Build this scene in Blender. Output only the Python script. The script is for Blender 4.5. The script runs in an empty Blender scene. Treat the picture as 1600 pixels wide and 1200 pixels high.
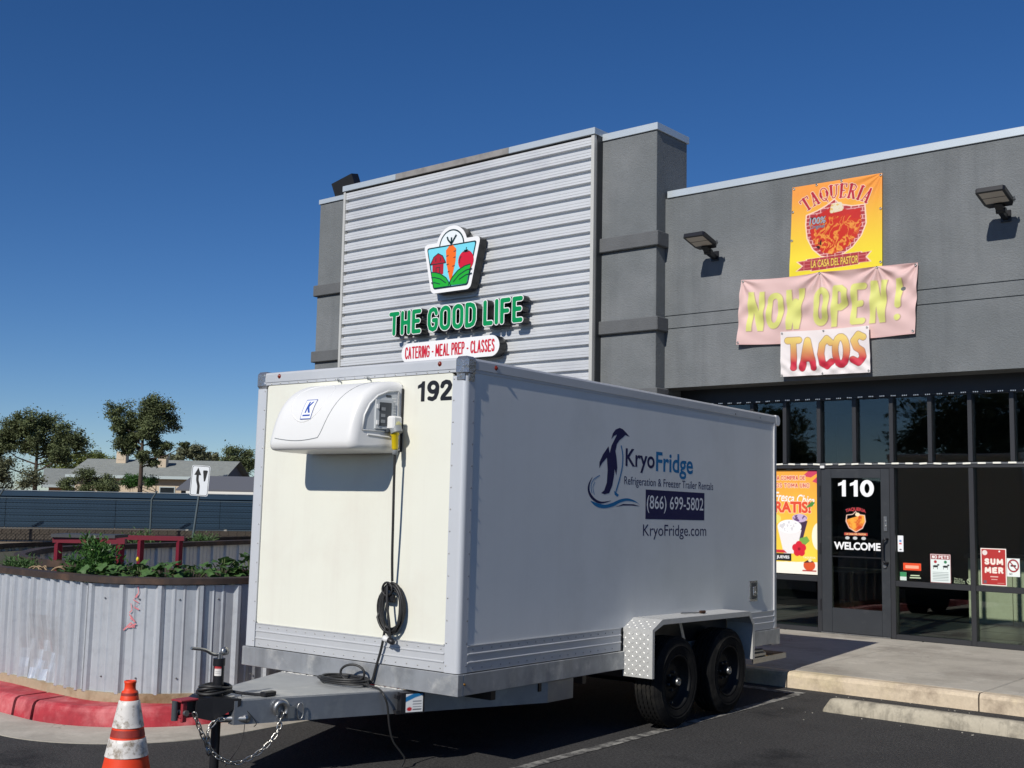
import bpy, math, random
import numpy as np
from mathutils import Vector, Matrix
from mathutils.geometry import tessellate_polygon

sc = bpy.context.scene
col = sc.collection
R = math.radians
random.seed(7)
rng = np.random.default_rng(11)

# ------------------------------------------------------------------ camera
YAW, PITCH, ROLL, CAMH, FPX = 0.6935, 0.1033, 0.0191, 1.7532, 1806.24
def cam_axes():
    cy, sy = math.cos(YAW), math.sin(YAW)
    f = Vector((-sy*math.cos(PITCH), cy*math.cos(PITCH), math.sin(PITCH)))
    r0 = Vector((cy, sy, 0)); u0 = r0.cross(f)
    r = r0*math.cos(ROLL)+u0*math.sin(ROLL); u = -r0*math.sin(ROLL)+u0*math.cos(ROLL)
    return r, u, f
cr, cu, cf = cam_axes()
cd = bpy.data.cameras.new('camera'); cd.sensor_width = 36; cd.lens = FPX*36/1600
cd.clip_start = 0.05; cd.clip_end = 6000
cam = bpy.data.objects.new('camera', cd); col.objects.link(cam)
cam.matrix_world = Matrix(((cr.x, cu.x, -cf.x, 0), (cr.y, cu.y, -cf.y, 0), (cr.z, cu.z, -cf.z, CAMH), (0, 0, 0, 1)))
sc.camera = cam

# ------------------------------------------------------------------ sky and sun
SUN_DIR = Vector((0.092, -0.801, 0.592)).normalized()      # towards the sun
SUN_EL = math.asin(SUN_DIR.z)
w = bpy.data.worlds.new('World'); sc.world = w; w.use_nodes = True
nt = w.node_tree; nt.nodes.clear()
wo = nt.nodes.new('ShaderNodeOutputWorld'); bg = nt.nodes.new('ShaderNodeBackground'); sky = nt.nodes.new('ShaderNodeTexSky')
sky.sky_type = 'NISHITA'; sky.sun_disc = False; sky.sun_elevation = SUN_EL
sky.sun_rotation = math.atan2(SUN_DIR.x, SUN_DIR.y)
sky.altitude = 600; sky.air_density = 0.80; sky.dust_density = 0.2; sky.ozone_density = 4.5
bg.inputs['Strength'].default_value = 0.082
hs = nt.nodes.new('ShaderNodeHueSaturation'); hs.inputs['Saturation'].default_value = 1.22; hs.inputs['Hue'].default_value = .507
nt.links.new(sky.outputs[0], hs.inputs['Color']); nt.links.new(hs.outputs[0], bg.inputs[0]); nt.links.new(bg.outputs[0], wo.inputs[0])
sl = bpy.data.lights.new('sun', 'SUN'); sl.energy = 4.2; sl.angle = R(0.53); sl.color = (1.0, 0.955, 0.88)
so = bpy.data.objects.new('sun', sl); col.objects.link(so)
so.rotation_euler = (-SUN_DIR).to_track_quat('-Z', 'Y').to_euler(); so.location = SUN_DIR*60
vs = sc.view_settings; vs.view_transform = 'Standard'; vs.look = 'None'; vs.exposure = 0.0; vs.gamma = 1.0; vs.use_curve_mapping = False
sc.cycles.max_bounces = 8; sc.cycles.transparent_max_bounces = 12
sc.cycles.caustics_reflective = False; sc.cycles.caustics_refractive = False

# ------------------------------------------------------------------ materials
MATS = {}
def srgb(r, g, b):
    f = lambda c: c/12.92 if c <= 0.04045 else ((c+0.055)/1.055)**2.4
    return (f(r/255), f(g/255), f(b/255))
def M(name, base=(.5, .5, .5), rough=.6, metal=0.0, spec=.5, var=None, mix=None, bump=None, streak=None, bump2=None, attr=None, coat=0, emit=None, rvar=0, mix2=None, trans=None):
    """var=(scale,amount) brightness noise; mix=(colour,scale,lo,hi) patches; streak=(scale,colour,amount); bump=(scale,strength)"""
    if name in MATS: return MATS[name]
    m = bpy.data.materials.new(name); m.use_nodes = True; MATS[name] = m
    n = m.node_tree.nodes; l = m.node_tree.links
    b = n['Principled BSDF']
    b.inputs['Roughness'].default_value = rough; b.inputs['Metallic'].default_value = metal
    b.inputs['Specular IOR Level'].default_value = spec
    if coat: b.inputs['Coat Weight'].default_value = coat; b.inputs['Coat Roughness'].default_value = .08
    tc = n.new('ShaderNodeTexCoord')
    def noise(scale, detail=5, rough_=.6, stretch=None):
        t = n.new('ShaderNodeTexNoise'); t.inputs['Scale'].default_value = scale; t.inputs['Detail'].default_value = detail; t.inputs['Roughness'].default_value = rough_
        if stretch:
            mp = n.new('ShaderNodeMapping'); mp.inputs['Scale'].default_value = stretch
            l.new(tc.outputs['Object'], mp.inputs['Vector']); l.new(mp.outputs[0], t.inputs['Vector'])
        else: l.new(tc.outputs['Object'], t.inputs['Vector'])
        return t.outputs['Fac']
    def rng_(src, lo, hi, a=0., c=1.):
        r = n.new('ShaderNodeMapRange'); r.inputs['From Min'].default_value = lo; r.inputs['From Max'].default_value = hi
        r.inputs['To Min'].default_value = a; r.inputs['To Max'].default_value = c; l.new(src, r.inputs['Value']); return r.outputs['Result']
    def mixc(fac, c1, c2, mode='MIX'):
        x = n.new('ShaderNodeMix'); x.data_type = 'RGBA'; x.blend_type = mode
        if isinstance(fac, (int, float)): x.inputs[0].default_value = fac
        else: l.new(fac, x.inputs[0])
        for s, c in ((6, c1), (7, c2)):
            if isinstance(c, tuple): x.inputs[s].default_value = (*c[:3], 1)
            else: l.new(c, x.inputs[s])
        return x.outputs[2]
    c = tuple(base)
    if attr:
        a = n.new('ShaderNodeVertexColor'); a.layer_name = attr; c = a.outputs['Color']
    for mx in (mix, mix2):
        if mx: c = mixc(rng_(noise(mx[1], 6, .65), mx[2], mx[3]), c, tuple(mx[0]))
    if streak: c = mixc(rng_(noise(streak[0], 6, .7, (1, 1, .06)), .5, .72, 0, streak[2]), c, tuple(streak[1]))
    if var:
        f = rng_(noise(var[0], 8, .7), .25, .75, 1-var[1], 1+var[1])
        cc = n.new('ShaderNodeCombineColor'); [l.new(f, cc.inputs[i]) for i in range(3)]
        c = mixc(1.0, c, cc.outputs[0], 'MULTIPLY')
    if isinstance(c, tuple): b.inputs['Base Color'].default_value = (*c[:3], 1)
    else: l.new(c, b.inputs['Base Color'])
    if rvar: l.new(rng_(noise(3.1, 6, .7), .3, .7, max(.03, rough-rvar), rough+rvar), b.inputs['Roughness'])
    prev = None
    for bp in (bump, bump2):
        if bp:
            bn = n.new('ShaderNodeBump'); bn.inputs['Strength'].default_value = bp[1]; bn.inputs['Distance'].default_value = bp[2] if len(bp) > 2 else .01
            l.new(noise(bp[0], 4, .6, bp[3] if len(bp) > 3 else None), bn.inputs['Height'])
            if prev: l.new(prev, bn.inputs['Normal'])
            prev = bn.outputs[0]
    if prev: l.new(prev, b.inputs['Normal'])
    if emit: b.inputs['Emission Color'].default_value = (*emit[0], 1); b.inputs['Emission Strength'].default_value = emit[1]
    if trans:      # leaf translucency
        b.inputs['Transmission Weight'].default_value = 0
        tr = n.new('ShaderNodeBsdfTranslucent'); ms = n.new('ShaderNodeMixShader'); ms.inputs[0].default_value = trans
        if isinstance(c, tuple): tr.inputs[0].default_value = (*c[:3], 1)
        else: l.new(c, tr.inputs[0])
        out = n['Material Output']; l.new(b.outputs[0], ms.inputs[1]); l.new(tr.outputs[0], ms.inputs[2]); l.new(ms.outputs[0], out.inputs[0])
    return m

def glass_mat(name, tint, f0=.05):
    """thin glazing: tinted clear pane with a Schlick reflection on each face"""
    if name in MATS: return MATS[name]
    m = bpy.data.materials.new(name); m.use_nodes = True; MATS[name] = m
    n = m.node_tree.nodes; l = m.node_tree.links; n.clear()
    o = n.new('ShaderNodeOutputMaterial'); t = n.new('ShaderNodeBsdfTransparent'); g = n.new('ShaderNodeBsdfGlossy'); x = n.new('ShaderNodeMixShader')
    t.inputs[0].default_value = (*tint, 1); g.inputs['Roughness'].default_value = .015; g.inputs[0].default_value = (.95, .97, 1, 1)
    bn = n.new('ShaderNodeBump'); nz = n.new('ShaderNodeTexNoise'); tc = n.new('ShaderNodeTexCoord'); nz.inputs['Scale'].default_value = 1.6; nz.inputs['Detail'].default_value = 1
    l.new(tc.outputs['Object'], nz.inputs['Vector']); l.new(nz.outputs['Fac'], bn.inputs['Height']); bn.inputs['Strength'].default_value = .12; bn.inputs['Distance'].default_value = .02
    l.new(bn.outputs[0], g.inputs['Normal'])
    ge = n.new('ShaderNodeNewGeometry'); dt = n.new('ShaderNodeVectorMath'); dt.operation = 'DOT_PRODUCT'; l.new(ge.outputs['Normal'], dt.inputs[0]); l.new(ge.outputs['Incoming'], dt.inputs[1])
    def mth(op, a, b):
        q = n.new('ShaderNodeMath'); q.operation = op
        for i_, v in enumerate((a, b)):
            if v is None: continue
            if isinstance(v, (int, float)): q.inputs[i_].default_value = v
            else: l.new(v, q.inputs[i_])
        return q.outputs[0]
    d = mth('ABSOLUTE', dt.outputs['Value'], None); f = mth('ADD', mth('MULTIPLY', mth('POWER', mth('SUBTRACT', 1., d), 5.), 1-f0), f0)
    l.new(f, x.inputs[0]); l.new(t.outputs[0], x.inputs[1]); l.new(g.outputs[0], x.inputs[2]); l.new(x.outputs[0], o.inputs[0])
    return m

# ------------------------------------------------------------------ mesh building
class MB:
    def __init__(s): s.v = []; s.f = []; s.mi = []; s.sm = []
    def add(s, verts, faces, mi=0, smooth=False):
        k = len(s.v); s.v.extend(tuple(map(float, p)) for p in verts)
        for fc in faces: s.f.append(tuple(k+i for i in fc)); s.mi.append(mi); s.sm.append(smooth)
        return s
    def box(s, x0, x1, y0, y1, z0, z1, r=0., mi=0):
        if x0 > x1: x0, x1 = x1, x0
        if y0 > y1: y0, y1 = y1, y0
        if z0 > z1: z0, z1 = z1, z0
        if r <= 0:
            v = [(x, y, z) for z in (z0, z1) for y in (y0, y1) for x in (x0, x1)]
            return s.add(v, [(0, 2, 3, 1), (4, 5, 7, 6), (0, 1, 5, 4), (2, 6, 7, 3), (0, 4, 6, 2), (1, 3, 7, 5)], mi)
        r = min(r, (x1-x0)*.49, (y1-y0)*.49, (z1-z0)*.49)
        lo = (x0, y0, z0); hi = (x1, y1, z1); v = []; idx = {}
        for sx in (0, 1):
            for sy in (0, 1):
                for sz in (0, 1):
                    c = [(lo, hi)[q][i] for i, q in enumerate((sx, sy, sz))]
                    d = [(1, -1)[q]*r for q in (sx, sy, sz)]
                    for ax in range(3):
                        pnt = [c[i]+(0 if i == ax else d[i]) for i in range(3)]
                        idx[(sx, sy, sz, ax)] = len(v); v.append(tuple(pnt))
        f = []
        for ax in range(3):
            o1, o2 = (ax+1) % 3, (ax+2) % 3
            for q in (0, 1):
                seq = []
                for a, b_ in ((0, 0), (1, 0), (1, 1), (0, 1)):
                    t = [0, 0, 0]; t[ax] = q; t[o1] = a; t[o2] = b_; seq.append(idx[(*t, ax)])
                f.append(tuple(seq if q else seq[::-1]))
        for ax in range(3):
            o1, o2 = (ax+1) % 3, (ax+2) % 3
            for a in (0, 1):
                for b_ in (0, 1):
                    def I(q, which):
                        t = [0, 0, 0]; t[ax] = q; t[o1] = a; t[o2] = b_; return idx[(*t, which)]
                    seq = [I(0, o1), I(1, o1), I(1, o2), I(0, o2)]
                    f.append(tuple(seq if (a ^ b_) else seq[::-1]))
        for sx in (0, 1):
            for sy in (0, 1):
                for sz in (0, 1):
                    seq = [idx[(sx, sy, sz, a)] for a in range(3)]
                    f.append(tuple(seq if (sx+sy+sz) % 2 else seq[::-1]))
        return s.add(v, f, mi)
    def obox(s, c, ax, ay, az, hx, hy, hz, mi=0):
        c = Vector(c); ax = Vector(ax)*hx; ay = Vector(ay)*hy; az = Vector(az)*hz
        v = [c+ax*i+ay*j+az*k for k in (-1, 1) for j in (-1, 1) for i in (-1, 1)]
        return s.add(v, [(0, 2, 3, 1), (4, 5, 7, 6), (0, 1, 5, 4), (2, 6, 7, 3), (0, 4, 6, 2), (1, 3, 7, 5)], mi)
    def bar(s, p0, p1, wd, ht, up=(0, 0, 1), mi=0):
        p0 = Vector(p0); p1 = Vector(p1); d = (p1-p0); L = d.length; d.normalize(); sd = d.cross(Vector(up)).normalized(); u = sd.cross(d)
        return s.obox((p0+p1)/2, d, sd, u, L/2, wd/2, ht/2, mi)
    def tube(s, pts, r, n=8, closed=False, mi=0, cap=True):
        P = [Vector(p) for p in pts]; N = len(P); rr = r if hasattr(r, '__len__') else [r]*N
        rings = []; prev = None
        for i in range(N):
            if closed: t = P[(i+1) % N]-P[i-1]
            else: t = P[min(i+1, N-1)]-P[max(i-1, 0)]
            if t.length < 1e-9: t = Vector((0, 0, 1))
            t.normalize()
            if prev is None:
                a = Vector((0, 0, 1)) if abs(t.z) < .9 else Vector((1, 0, 0)); u = t.cross(a).normalized()
            else:
                u = prev-t*prev.dot(t)
                if u.length < 1e-6: u = t.orthogonal()
                u.normalize()
            prev = u; v2 = t.cross(u)
            rings.append([P[i]+(u*math.cos(2*math.pi*k/n)+v2*math.sin(2*math.pi*k/n))*rr[i] for k in range(n)])
        v = [q for rg in rings for q in rg]; f = []
        for i in range(N if closed else N-1):
            j = (i+1) % N
            for k in range(n): f.append((i*n+k, i*n+(k+1) % n, j*n+(k+1) % n, j*n+k))
        s.add(v, f, mi, True)
        if cap and not closed:
            s.add(rings[0], [tuple(range(n))[::-1]], mi); s.add(rings[-1], [tuple(range(n))], mi)
        return s
    def cyl(s, p0, p1, r0, r1=None, n=12, mi=0): return s.tube([p0, p1], [r0, r0 if r1 is None else r1], n, mi=mi)
    def lathe(s, prof, o, ax, n=32, mi=0, smooth=True, closed=False):
        o = Vector(o); ax = Vector(ax).normalized(); u = ax.orthogonal().normalized(); v2 = ax.cross(u)
        v = []; f = []; m = len(prof)
        for (r, h) in prof:
            for k in range(n):
                a = 2*math.pi*k/n; v.append(o+ax*h+(u*math.cos(a)+v2*math.sin(a))*r)
        for i in range(m if closed else m-1):
            j = (i+1) % m
            for k in range(n): f.append((i*n+k, i*n+(k+1) % n, j*n+(k+1) % n, j*n+k))
        return s.add(v, f, mi, smooth)
    def flat(s, loops, fn, d=0., mi=0):
        """filled 2-D loops (holes by even-odd), fn(u,v,d)->xyz"""
        L = [[Vector((x, y, 0)) for x, y in lp] for lp in loops]
        tr = tessellate_polygon(L); P = [q for lp in L for q in lp]
        vs_ = [fn(q.x, q.y, d) for q in P]
        out = []
        for t in tr:
            a, b, c = (P[i] for i in t); ar = (b-a).cross(c-a).z
            if abs(ar) < 1e-12: continue
            out.append(tuple(t) if ar > 0 else tuple(t)[::-1])
        return s.add(vs_, out, mi)
    def solid(s, loops, fn, d0, d1, mi_face=0, mi_side=0):
        s.flat(loops, fn, d1, mi_face)
        for lp in loops:
            n = len(lp); v = [fn(x, y, d0) for x, y in lp]+[fn(x, y, d1) for x, y in lp]
            s.add(v, [(i, (i+1) % n, n+(i+1) % n, n+i) for i in range(n)], mi_side)
        return s
    def ribbon(s, pts, wd, fn, d=0., mi=0):
        P = [Vector((x, y)) for x, y in pts]; v = []
        for i, q in enumerate(P):
            t = (P[min(i+1, len(P)-1)]-P[max(i-1, 0)]).normalized(); nn = Vector((-t.y, t.x))
            ww = wd[i] if hasattr(wd, '__len__') else wd
            for sgn in (-1, 1): c = q+nn*ww/2*sgn; v.append(fn(c.x, c.y, d))
        return s.add(v, [(2*i, 2*i+2, 2*i+3, 2*i+1) for i in range(len(P)-1)], mi)
    def grid(s, nu, nv, fn, mi=0, smooth=True):
        v = [fn(i/(nu-1), j/(nv-1)) for j in range(nv) for i in range(nu)]
        f = [(j*nu+i, j*nu+i+1, (j+1)*nu+i+1, (j+1)*nu+i) for j in range(nv-1) for i in range(nu-1)]
        return s.add(v, f, mi, smooth)
    def mesh(s, name, mats):
        me = bpy.data.meshes.new(name); me.from_pydata(s.v, [], s.f)
        if not isinstance(mats, (list, tuple)): mats = [mats]
        for m in mats: me.materials.append(m)
        me.polygons.foreach_set('material_index', s.mi); me.polygons.foreach_set('use_smooth', s.sm); me.update()
        return me
    def build(s, name, mats, parent=None):
        o = bpy.data.objects.new(name, s.mesh(name, mats)); col.objects.link(o)
        if parent is not None: o.parent = parent
        return o
def tag(o, label=None, cat=None, group=None, kind=None):
    if label: o['label'] = label
    if cat: o['category'] = cat
    if group: o['group'] = group
    if kind: o['kind'] = kind
    return o
def thing(name, label, cat, loc=(0, 0, 0), rot=(0, 0, 0), group=None):
    o = bpy.data.objects.new(name, None); col.objects.link(o); o.location = loc; o.rotation_euler = rot; o.empty_display_size = .2
    return tag(o, label, cat, group)
def inst(name, me, parent, loc=(0, 0, 0), rot=(0, 0, 0), scale=(1, 1, 1)):
    o = bpy.data.objects.new(name, me); col.objects.link(o); o.parent = parent; o.location = loc; o.rotation_euler = rot; o.scale = scale; return o

# ------------------------------------------------------------------ lettering
_tx = {}
def text_tris(s_, bold=0.0, shear=0.0, spacing=1.0):
    key = (s_, bold, shear, spacing)
    if key not in _tx:
        c = bpy.data.curves.new('lettering', 'FONT'); c.body = s_; c.offset = bold; c.shear = shear; c.resolution_u = 5; c.space_character = spacing
        o = bpy.data.objects.new('lettering', c); m = o.to_mesh(); m.calc_loop_triangles()
        V = np.array([v.co[:2] for v in m.vertices]); T = np.array([t.vertices[:] for t in m.loop_triangles])
        if s_ in ('192', '110'):
            V, T = digits(s_)
        o.to_mesh_clear(); bpy.data.objects.remove(o); bpy.data.curves.remove(c); _tx[key] = (V, T)
    V, T = _tx[key]; return V.copy(), T
def digits(s_):
    """heavy sans numerals drawn as outlines"""
    VV = []; TT = []; x = 0.
    for ch in s_:
        gx, gy = np.meshgrid(np.linspace(-.12, .85, 76), np.linspace(-.12, 1.12, 97))
        if ch == '1':
            D = np.minimum(poly_sd(gx, gy, [(.27, 0), (.47, 0), (.47, 1), (.33, 1), (.27, .90), (.08, .80), (.08, .64), (.27, .70)]), 9); adv = .60
        elif ch == '0':
            q = [(.33+.235*math.cos(R(a)), .5+.405*math.sin(R(a))) for a in range(0, 361, 8)]; D = seg_d(gx, gy, q)-.108; adv = .72
        elif ch == '9':
            q = [(.33+.225*math.cos(R(a)), .68+.225*math.sin(R(a))) for a in range(0, 361, 8)]; D = np.minimum(seg_d(gx, gy, q)-.104, seg_d(gx, gy, [(.565, .70), (.55, .42), (.45, .17), (.30, .095), (.13, .14)])-.102); adv = .72
        else:
            D = np.minimum(seg_d(gx, gy, [(.10, .70), (.15, .84), (.30, .905), (.46, .87), (.53, .74), (.50, .60), (.36, .42), (.17, .22), (.12, .11)])-.106, poly_sd(gx, gy, [(.03, 0), (.63, 0), (.63, .185), (.03, .185)])); adv = .72
        lo = contour(gx, gy, D); P = [Vector((a, b, 0)) for l_ in lo for a, b in l_]; k = len(VV)
        TT += [tuple(k+i for i in t) for t in tessellate_polygon([[Vector((a, b, 0)) for a, b in l_] for l_ in lo])]
        VV += [(p.x+x, p.y) for p in P]; x += adv
    return np.array(VV), np.array(TT)
def fit(V, x0, x1, y0, y1):
    lo = V.min(0); hi = V.max(0)
    return np.c_[x0+(V[:, 0]-lo[0])/(hi[0]-lo[0])*(x1-x0), y0+(V[:, 1]-lo[1])/(hi[1]-lo[1])*(y1-y0)]
def text_into(mb, s_, x0, x1, y0, y1, fn, d, mi=0, bold=.0, shear=0., warp=None):
    """y0,y1: extent of the whole string (descenders included)"""
    V, T = text_tris(s_, bold, shear); V = fit(V, x0, x1, y0, y1)
    if warp is not None: V = warp(V)
    P = [fn(x, y, d) for x, y in V]; out = []
    for t in T:
        a, b, c = V[t[0]], V[t[1]], V[t[2]]
        ar = (b[0]-a[0])*(c[1]-a[1])-(b[1]-a[1])*(c[0]-a[0])
        out.append(tuple(int(q) for q in t) if ar > 0 else tuple(int(q) for q in t)[::-1])
    mb.add(P, out, mi)
# signed distance drawing on grids
def seg_d(X, Y, pts, closed=False):
    D = np.full(X.shape, 1e9); P = list(pts)
    if closed: P = P+[P[0]]
    if len(P) == 1: return np.hypot(X-P[0][0], Y-P[0][1])
    for (ax, ay), (bx, by) in zip(P[:-1], P[1:]):
        dx, dy = bx-ax, by-ay; L = dx*dx+dy*dy+1e-12
        t = np.clip(((X-ax)*dx+(Y-ay)*dy)/L, 0, 1); D = np.minimum(D, np.hypot(X-ax-t*dx, Y-ay-t*dy))
    return D
def poly_in(X, Y, pts):
    ins = np.zeros(X.shape, bool); n = len(pts)
    for i in range(n):
        (x1, y1), (x2, y2) = pts[i], pts[(i+1) % n]
        if y1 == y2: continue
        c = ((Y < y1) != (Y < y2)) & (X < (x2-x1)*(Y-y1)/(y2-y1)+x1); ins ^= c
    return ins
def poly_sd(X, Y, pts):
    d = seg_d(X, Y, pts, True); return np.where(poly_in(X, Y, pts), -d, d)
def contour(X, Y, S):
    """marching squares, S<0 inside -> closed loops"""
    ny, nx = S.shape; S = np.where(np.abs(S) < 1e-9, 1e-9, S); segs = {}
    def ept(a, b):
        (j0, i0), (j1, i1) = a, b; s0, s1 = S[j0, i0], S[j1, i1]; t = s0/(s0-s1)
        return (X[j0, i0]+(X[j1, i1]-X[j0, i0])*t, Y[j0, i0]+(Y[j1, i1]-Y[j0, i0])*t)
    ins = S < 0
    cells = np.argwhere((ins[:-1, :-1] != ins[1:, :-1]) | (ins[:-1, :-1] != ins[:-1, 1:]) | (ins[:-1, :-1] != ins[1:, 1:]))
    for j, i in cells:
        c = [(j, i), (j, i+1), (j+1, i+1), (j+1, i)]; e = [tuple(sorted((c[k], c[(k+1) % 4]))) for k in range(4)]; b = [ins[q] for q in c]
        cr_ = [k for k in range(4) if b[k] != b[(k+1) % 4]]
        if len(cr_) == 2: prs = [(cr_[0], cr_[1])]
        else: prs = [(3, 0), (1, 2)] if b[0] else [(0, 1), (2, 3)]
        for a1, a2 in prs:
            segs.setdefault(e[a1], []).append(e[a2]); segs.setdefault(e[a2], []).append(e[a1])
    loops = []; seen = set()
    for st in list(segs):
        if st in seen: continue
        lp = []; cur = st; prev = None
        while cur not in seen:
            seen.add(cur); lp.append(ept(*cur)); nxt = [q for q in segs[cur] if q not in seen]
            if not nxt: break
            cur = nxt[0]
        if len(lp) > 5: loops.append(lp[::1])
    return loops
# a canvas painted per grid vertex
class Canvas:
    def __init__(s, w, h, nx, ny, ss=2):
        s.w, s.h, s.nx, s.ny, s.ss = w, h, nx, ny, ss
        xs = (np.arange(nx*ss)+.5)/(nx*ss)*w; ys = (np.arange(ny*ss)+.5)/(ny*ss)*h
        s.X, s.Y = np.meshgrid(xs, ys); s.C = np.ones((ny*ss, nx*ss, 3))
    def put(s, mask, c):
        c = np.asarray(c, float)
        if c.ndim == 1: s.C[mask] = c
        else: s.C[mask] = c[mask]
    def rect(s, x0, x1, y0, y1, c): s.put((s.X >= x0) & (s.X <= x1) & (s.Y >= y0) & (s.Y <= y1), c)
    def poly(s, pts, c): s.put(poly_in(s.X, s.Y, pts), c)
    def ell(s, cx, cy, rx, ry, c): s.put(((s.X-cx)/rx)**2+((s.Y-cy)/ry)**2 < 1, c)
    def stroke(s, pts, wd, c, closed=False): s.put(seg_d(s.X, s.Y, pts, closed) < wd/2, c)
    def tmask(s, st, x0, x1, y0, y1, bold=0., shear=0., warp=None):
        V, T = text_tris(st, bold, shear); V = fit(V, x0, x1, y0, y1)
        if warp is not None: V = warp(V)
        H, W = s.X.shape; mk = np.zeros((H, W), bool); px = V[:, 0]/s.w*W-.5; py = V[:, 1]/s.h*H-.5
        for t in T:
            ax, ay, bx, by, cx, cy = px[t[0]], py[t[0]], px[t[1]], py[t[1]], px[t[2]], py[t[2]]
            i0, i1 = max(0, math.floor(min(ax, bx, cx))), min(W-1, math.ceil(max(ax, bx, cx))); j0, j1 = max(0, math.floor(min(ay, by, cy))), min(H-1, math.ceil(max(ay, by, cy)))
            if i1 < i0 or j1 < j0: continue
            gx, gy = np.meshgrid(np.arange(i0, i1+1), np.arange(j0, j1+1))
            d1 = (bx-ax)*(gy-ay)-(by-ay)*(gx-ax); d2 = (cx-bx)*(gy-by)-(cy-by)*(gx-bx); d3 = (ax-cx)*(gy-cy)-(ay-cy)*(gx-cx)
            mk[j0:j1+1, i0:i1+1] |= ((d1 >= 0) & (d2 >= 0) & (d3 >= 0)) | ((d1 <= 0) & (d2 <= 0) & (d3 <= 0))
        return mk
    def dil(s, mk, k):
        o = mk.copy()
        for dy in range(-k, k+1):
            for dx in range(-k, k+1):
                if dx*dx+dy*dy <= k*k+.5: o |= np.roll(np.roll(mk, dy, 0), dx, 1)
        return o
    def text(s, st, x0, x1, y0, y1, c, bold=0., shear=0., warp=None, out=None):
        mk = s.tmask(st, x0, x1, y0, y1, bold, shear, warp)
        if out: s.put(s.dil(mk, out[0]), out[1])
        s.put(mk, c); return mk
    def colors(s):
        return s.C.reshape(s.ny, s.ss, s.nx, s.ss, 3).mean((1, 3))
    def build(s, name, mat, fn, parent=None):
        """fn(U,V) arrays 0..1 -> (n,3); one colour per vertex"""
        nx, ny = s.nx, s.ny; U, V = np.meshgrid(np.linspace(0, 1, nx), np.linspace(0, 1, ny))
        P = fn(U.ravel(), V.ravel())
        i = np.arange(ny-1)[:, None]*nx+np.arange(nx-1)[None, :]
        F = np.stack([i, i+1, i+nx+1, i+nx], -1).reshape(-1, 4)
        if getattr(s, 'mask', None) is not None:
            mk = s.mask.reshape(ny, s.ss, nx, s.ss).mean((1, 3)).ravel() > .3; F = F[mk[F].any(1)]
        me = bpy.data.meshes.new(name); me.vertices.add(nx*ny); me.vertices.foreach_set('co', P.astype(np.float32).ravel())
        me.loops.add(F.size); me.loops.foreach_set('vertex_index', F.ravel().astype(np.int32)); me.polygons.add(len(F))
        me.polygons.foreach_set('loop_start', (np.arange(len(F))*4).astype(np.int32))
        me.polygons.foreach_set('use_smooth', np.ones(len(F), bool)); me.materials.append(mat); me.update(calc_edges=True)
        ca = me.color_attributes.new('print', 'FLOAT_COLOR', 'POINT')
        ca.data.foreach_set('color', np.c_[s.colors().reshape(-1, 3), np.ones(nx*ny)].astype(np.float32).ravel())
        o = bpy.data.objects.new(name, me); col.objects.link(o)
        if parent is not None: o.parent = parent
        return o
def fnoise(X, Y, sc_, seed=0, oct_=4):
    """cheap value noise"""
    r = np.random.default_rng(seed); out = np.zeros(X.shape); amp = 1.; tot = 0
    for o in range(oct_):
        G = r.random((64, 64)); x = X*sc_*2**o; y = Y*sc_*2**o; i = np.floor(x).astype(int); j = np.floor(y).astype(int); fx = x-i; fy = y-j
        fx = fx*fx*(3-2*fx); fy = fy*fy*(3-2*fy); g = lambda a, b: G[b % 64, a % 64]
        out += amp*((g(i, j)*(1-fx)+g(i+1, j)*fx)*(1-fy)+(g(i, j+1)*(1-fx)+g(i+1, j+1)*fx)*fy); tot += amp; amp *= .5
    return out/tot
def smooth_path(pts, n=6, closed=False):
    P = [Vector(p) for p in pts]; out = []; N = len(P)
    for i in range(N if closed else N-1):
        g = (lambda k: P[k % N]) if closed else (lambda k: P[max(0, min(N-1, k))])
        p0, p1, p2, p3 = g(i-1), g(i), g(i+1), g(i+2)
        for k in range(n):
            t = k/n; out.append(.5*((2*p1)+(p2-p0)*t+(2*p0-5*p1+4*p2-p3)*t*t+(3*p1-p0-3*p2+p3)*t**3))
    if not closed: out.append(P[-1])
    return out

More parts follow.
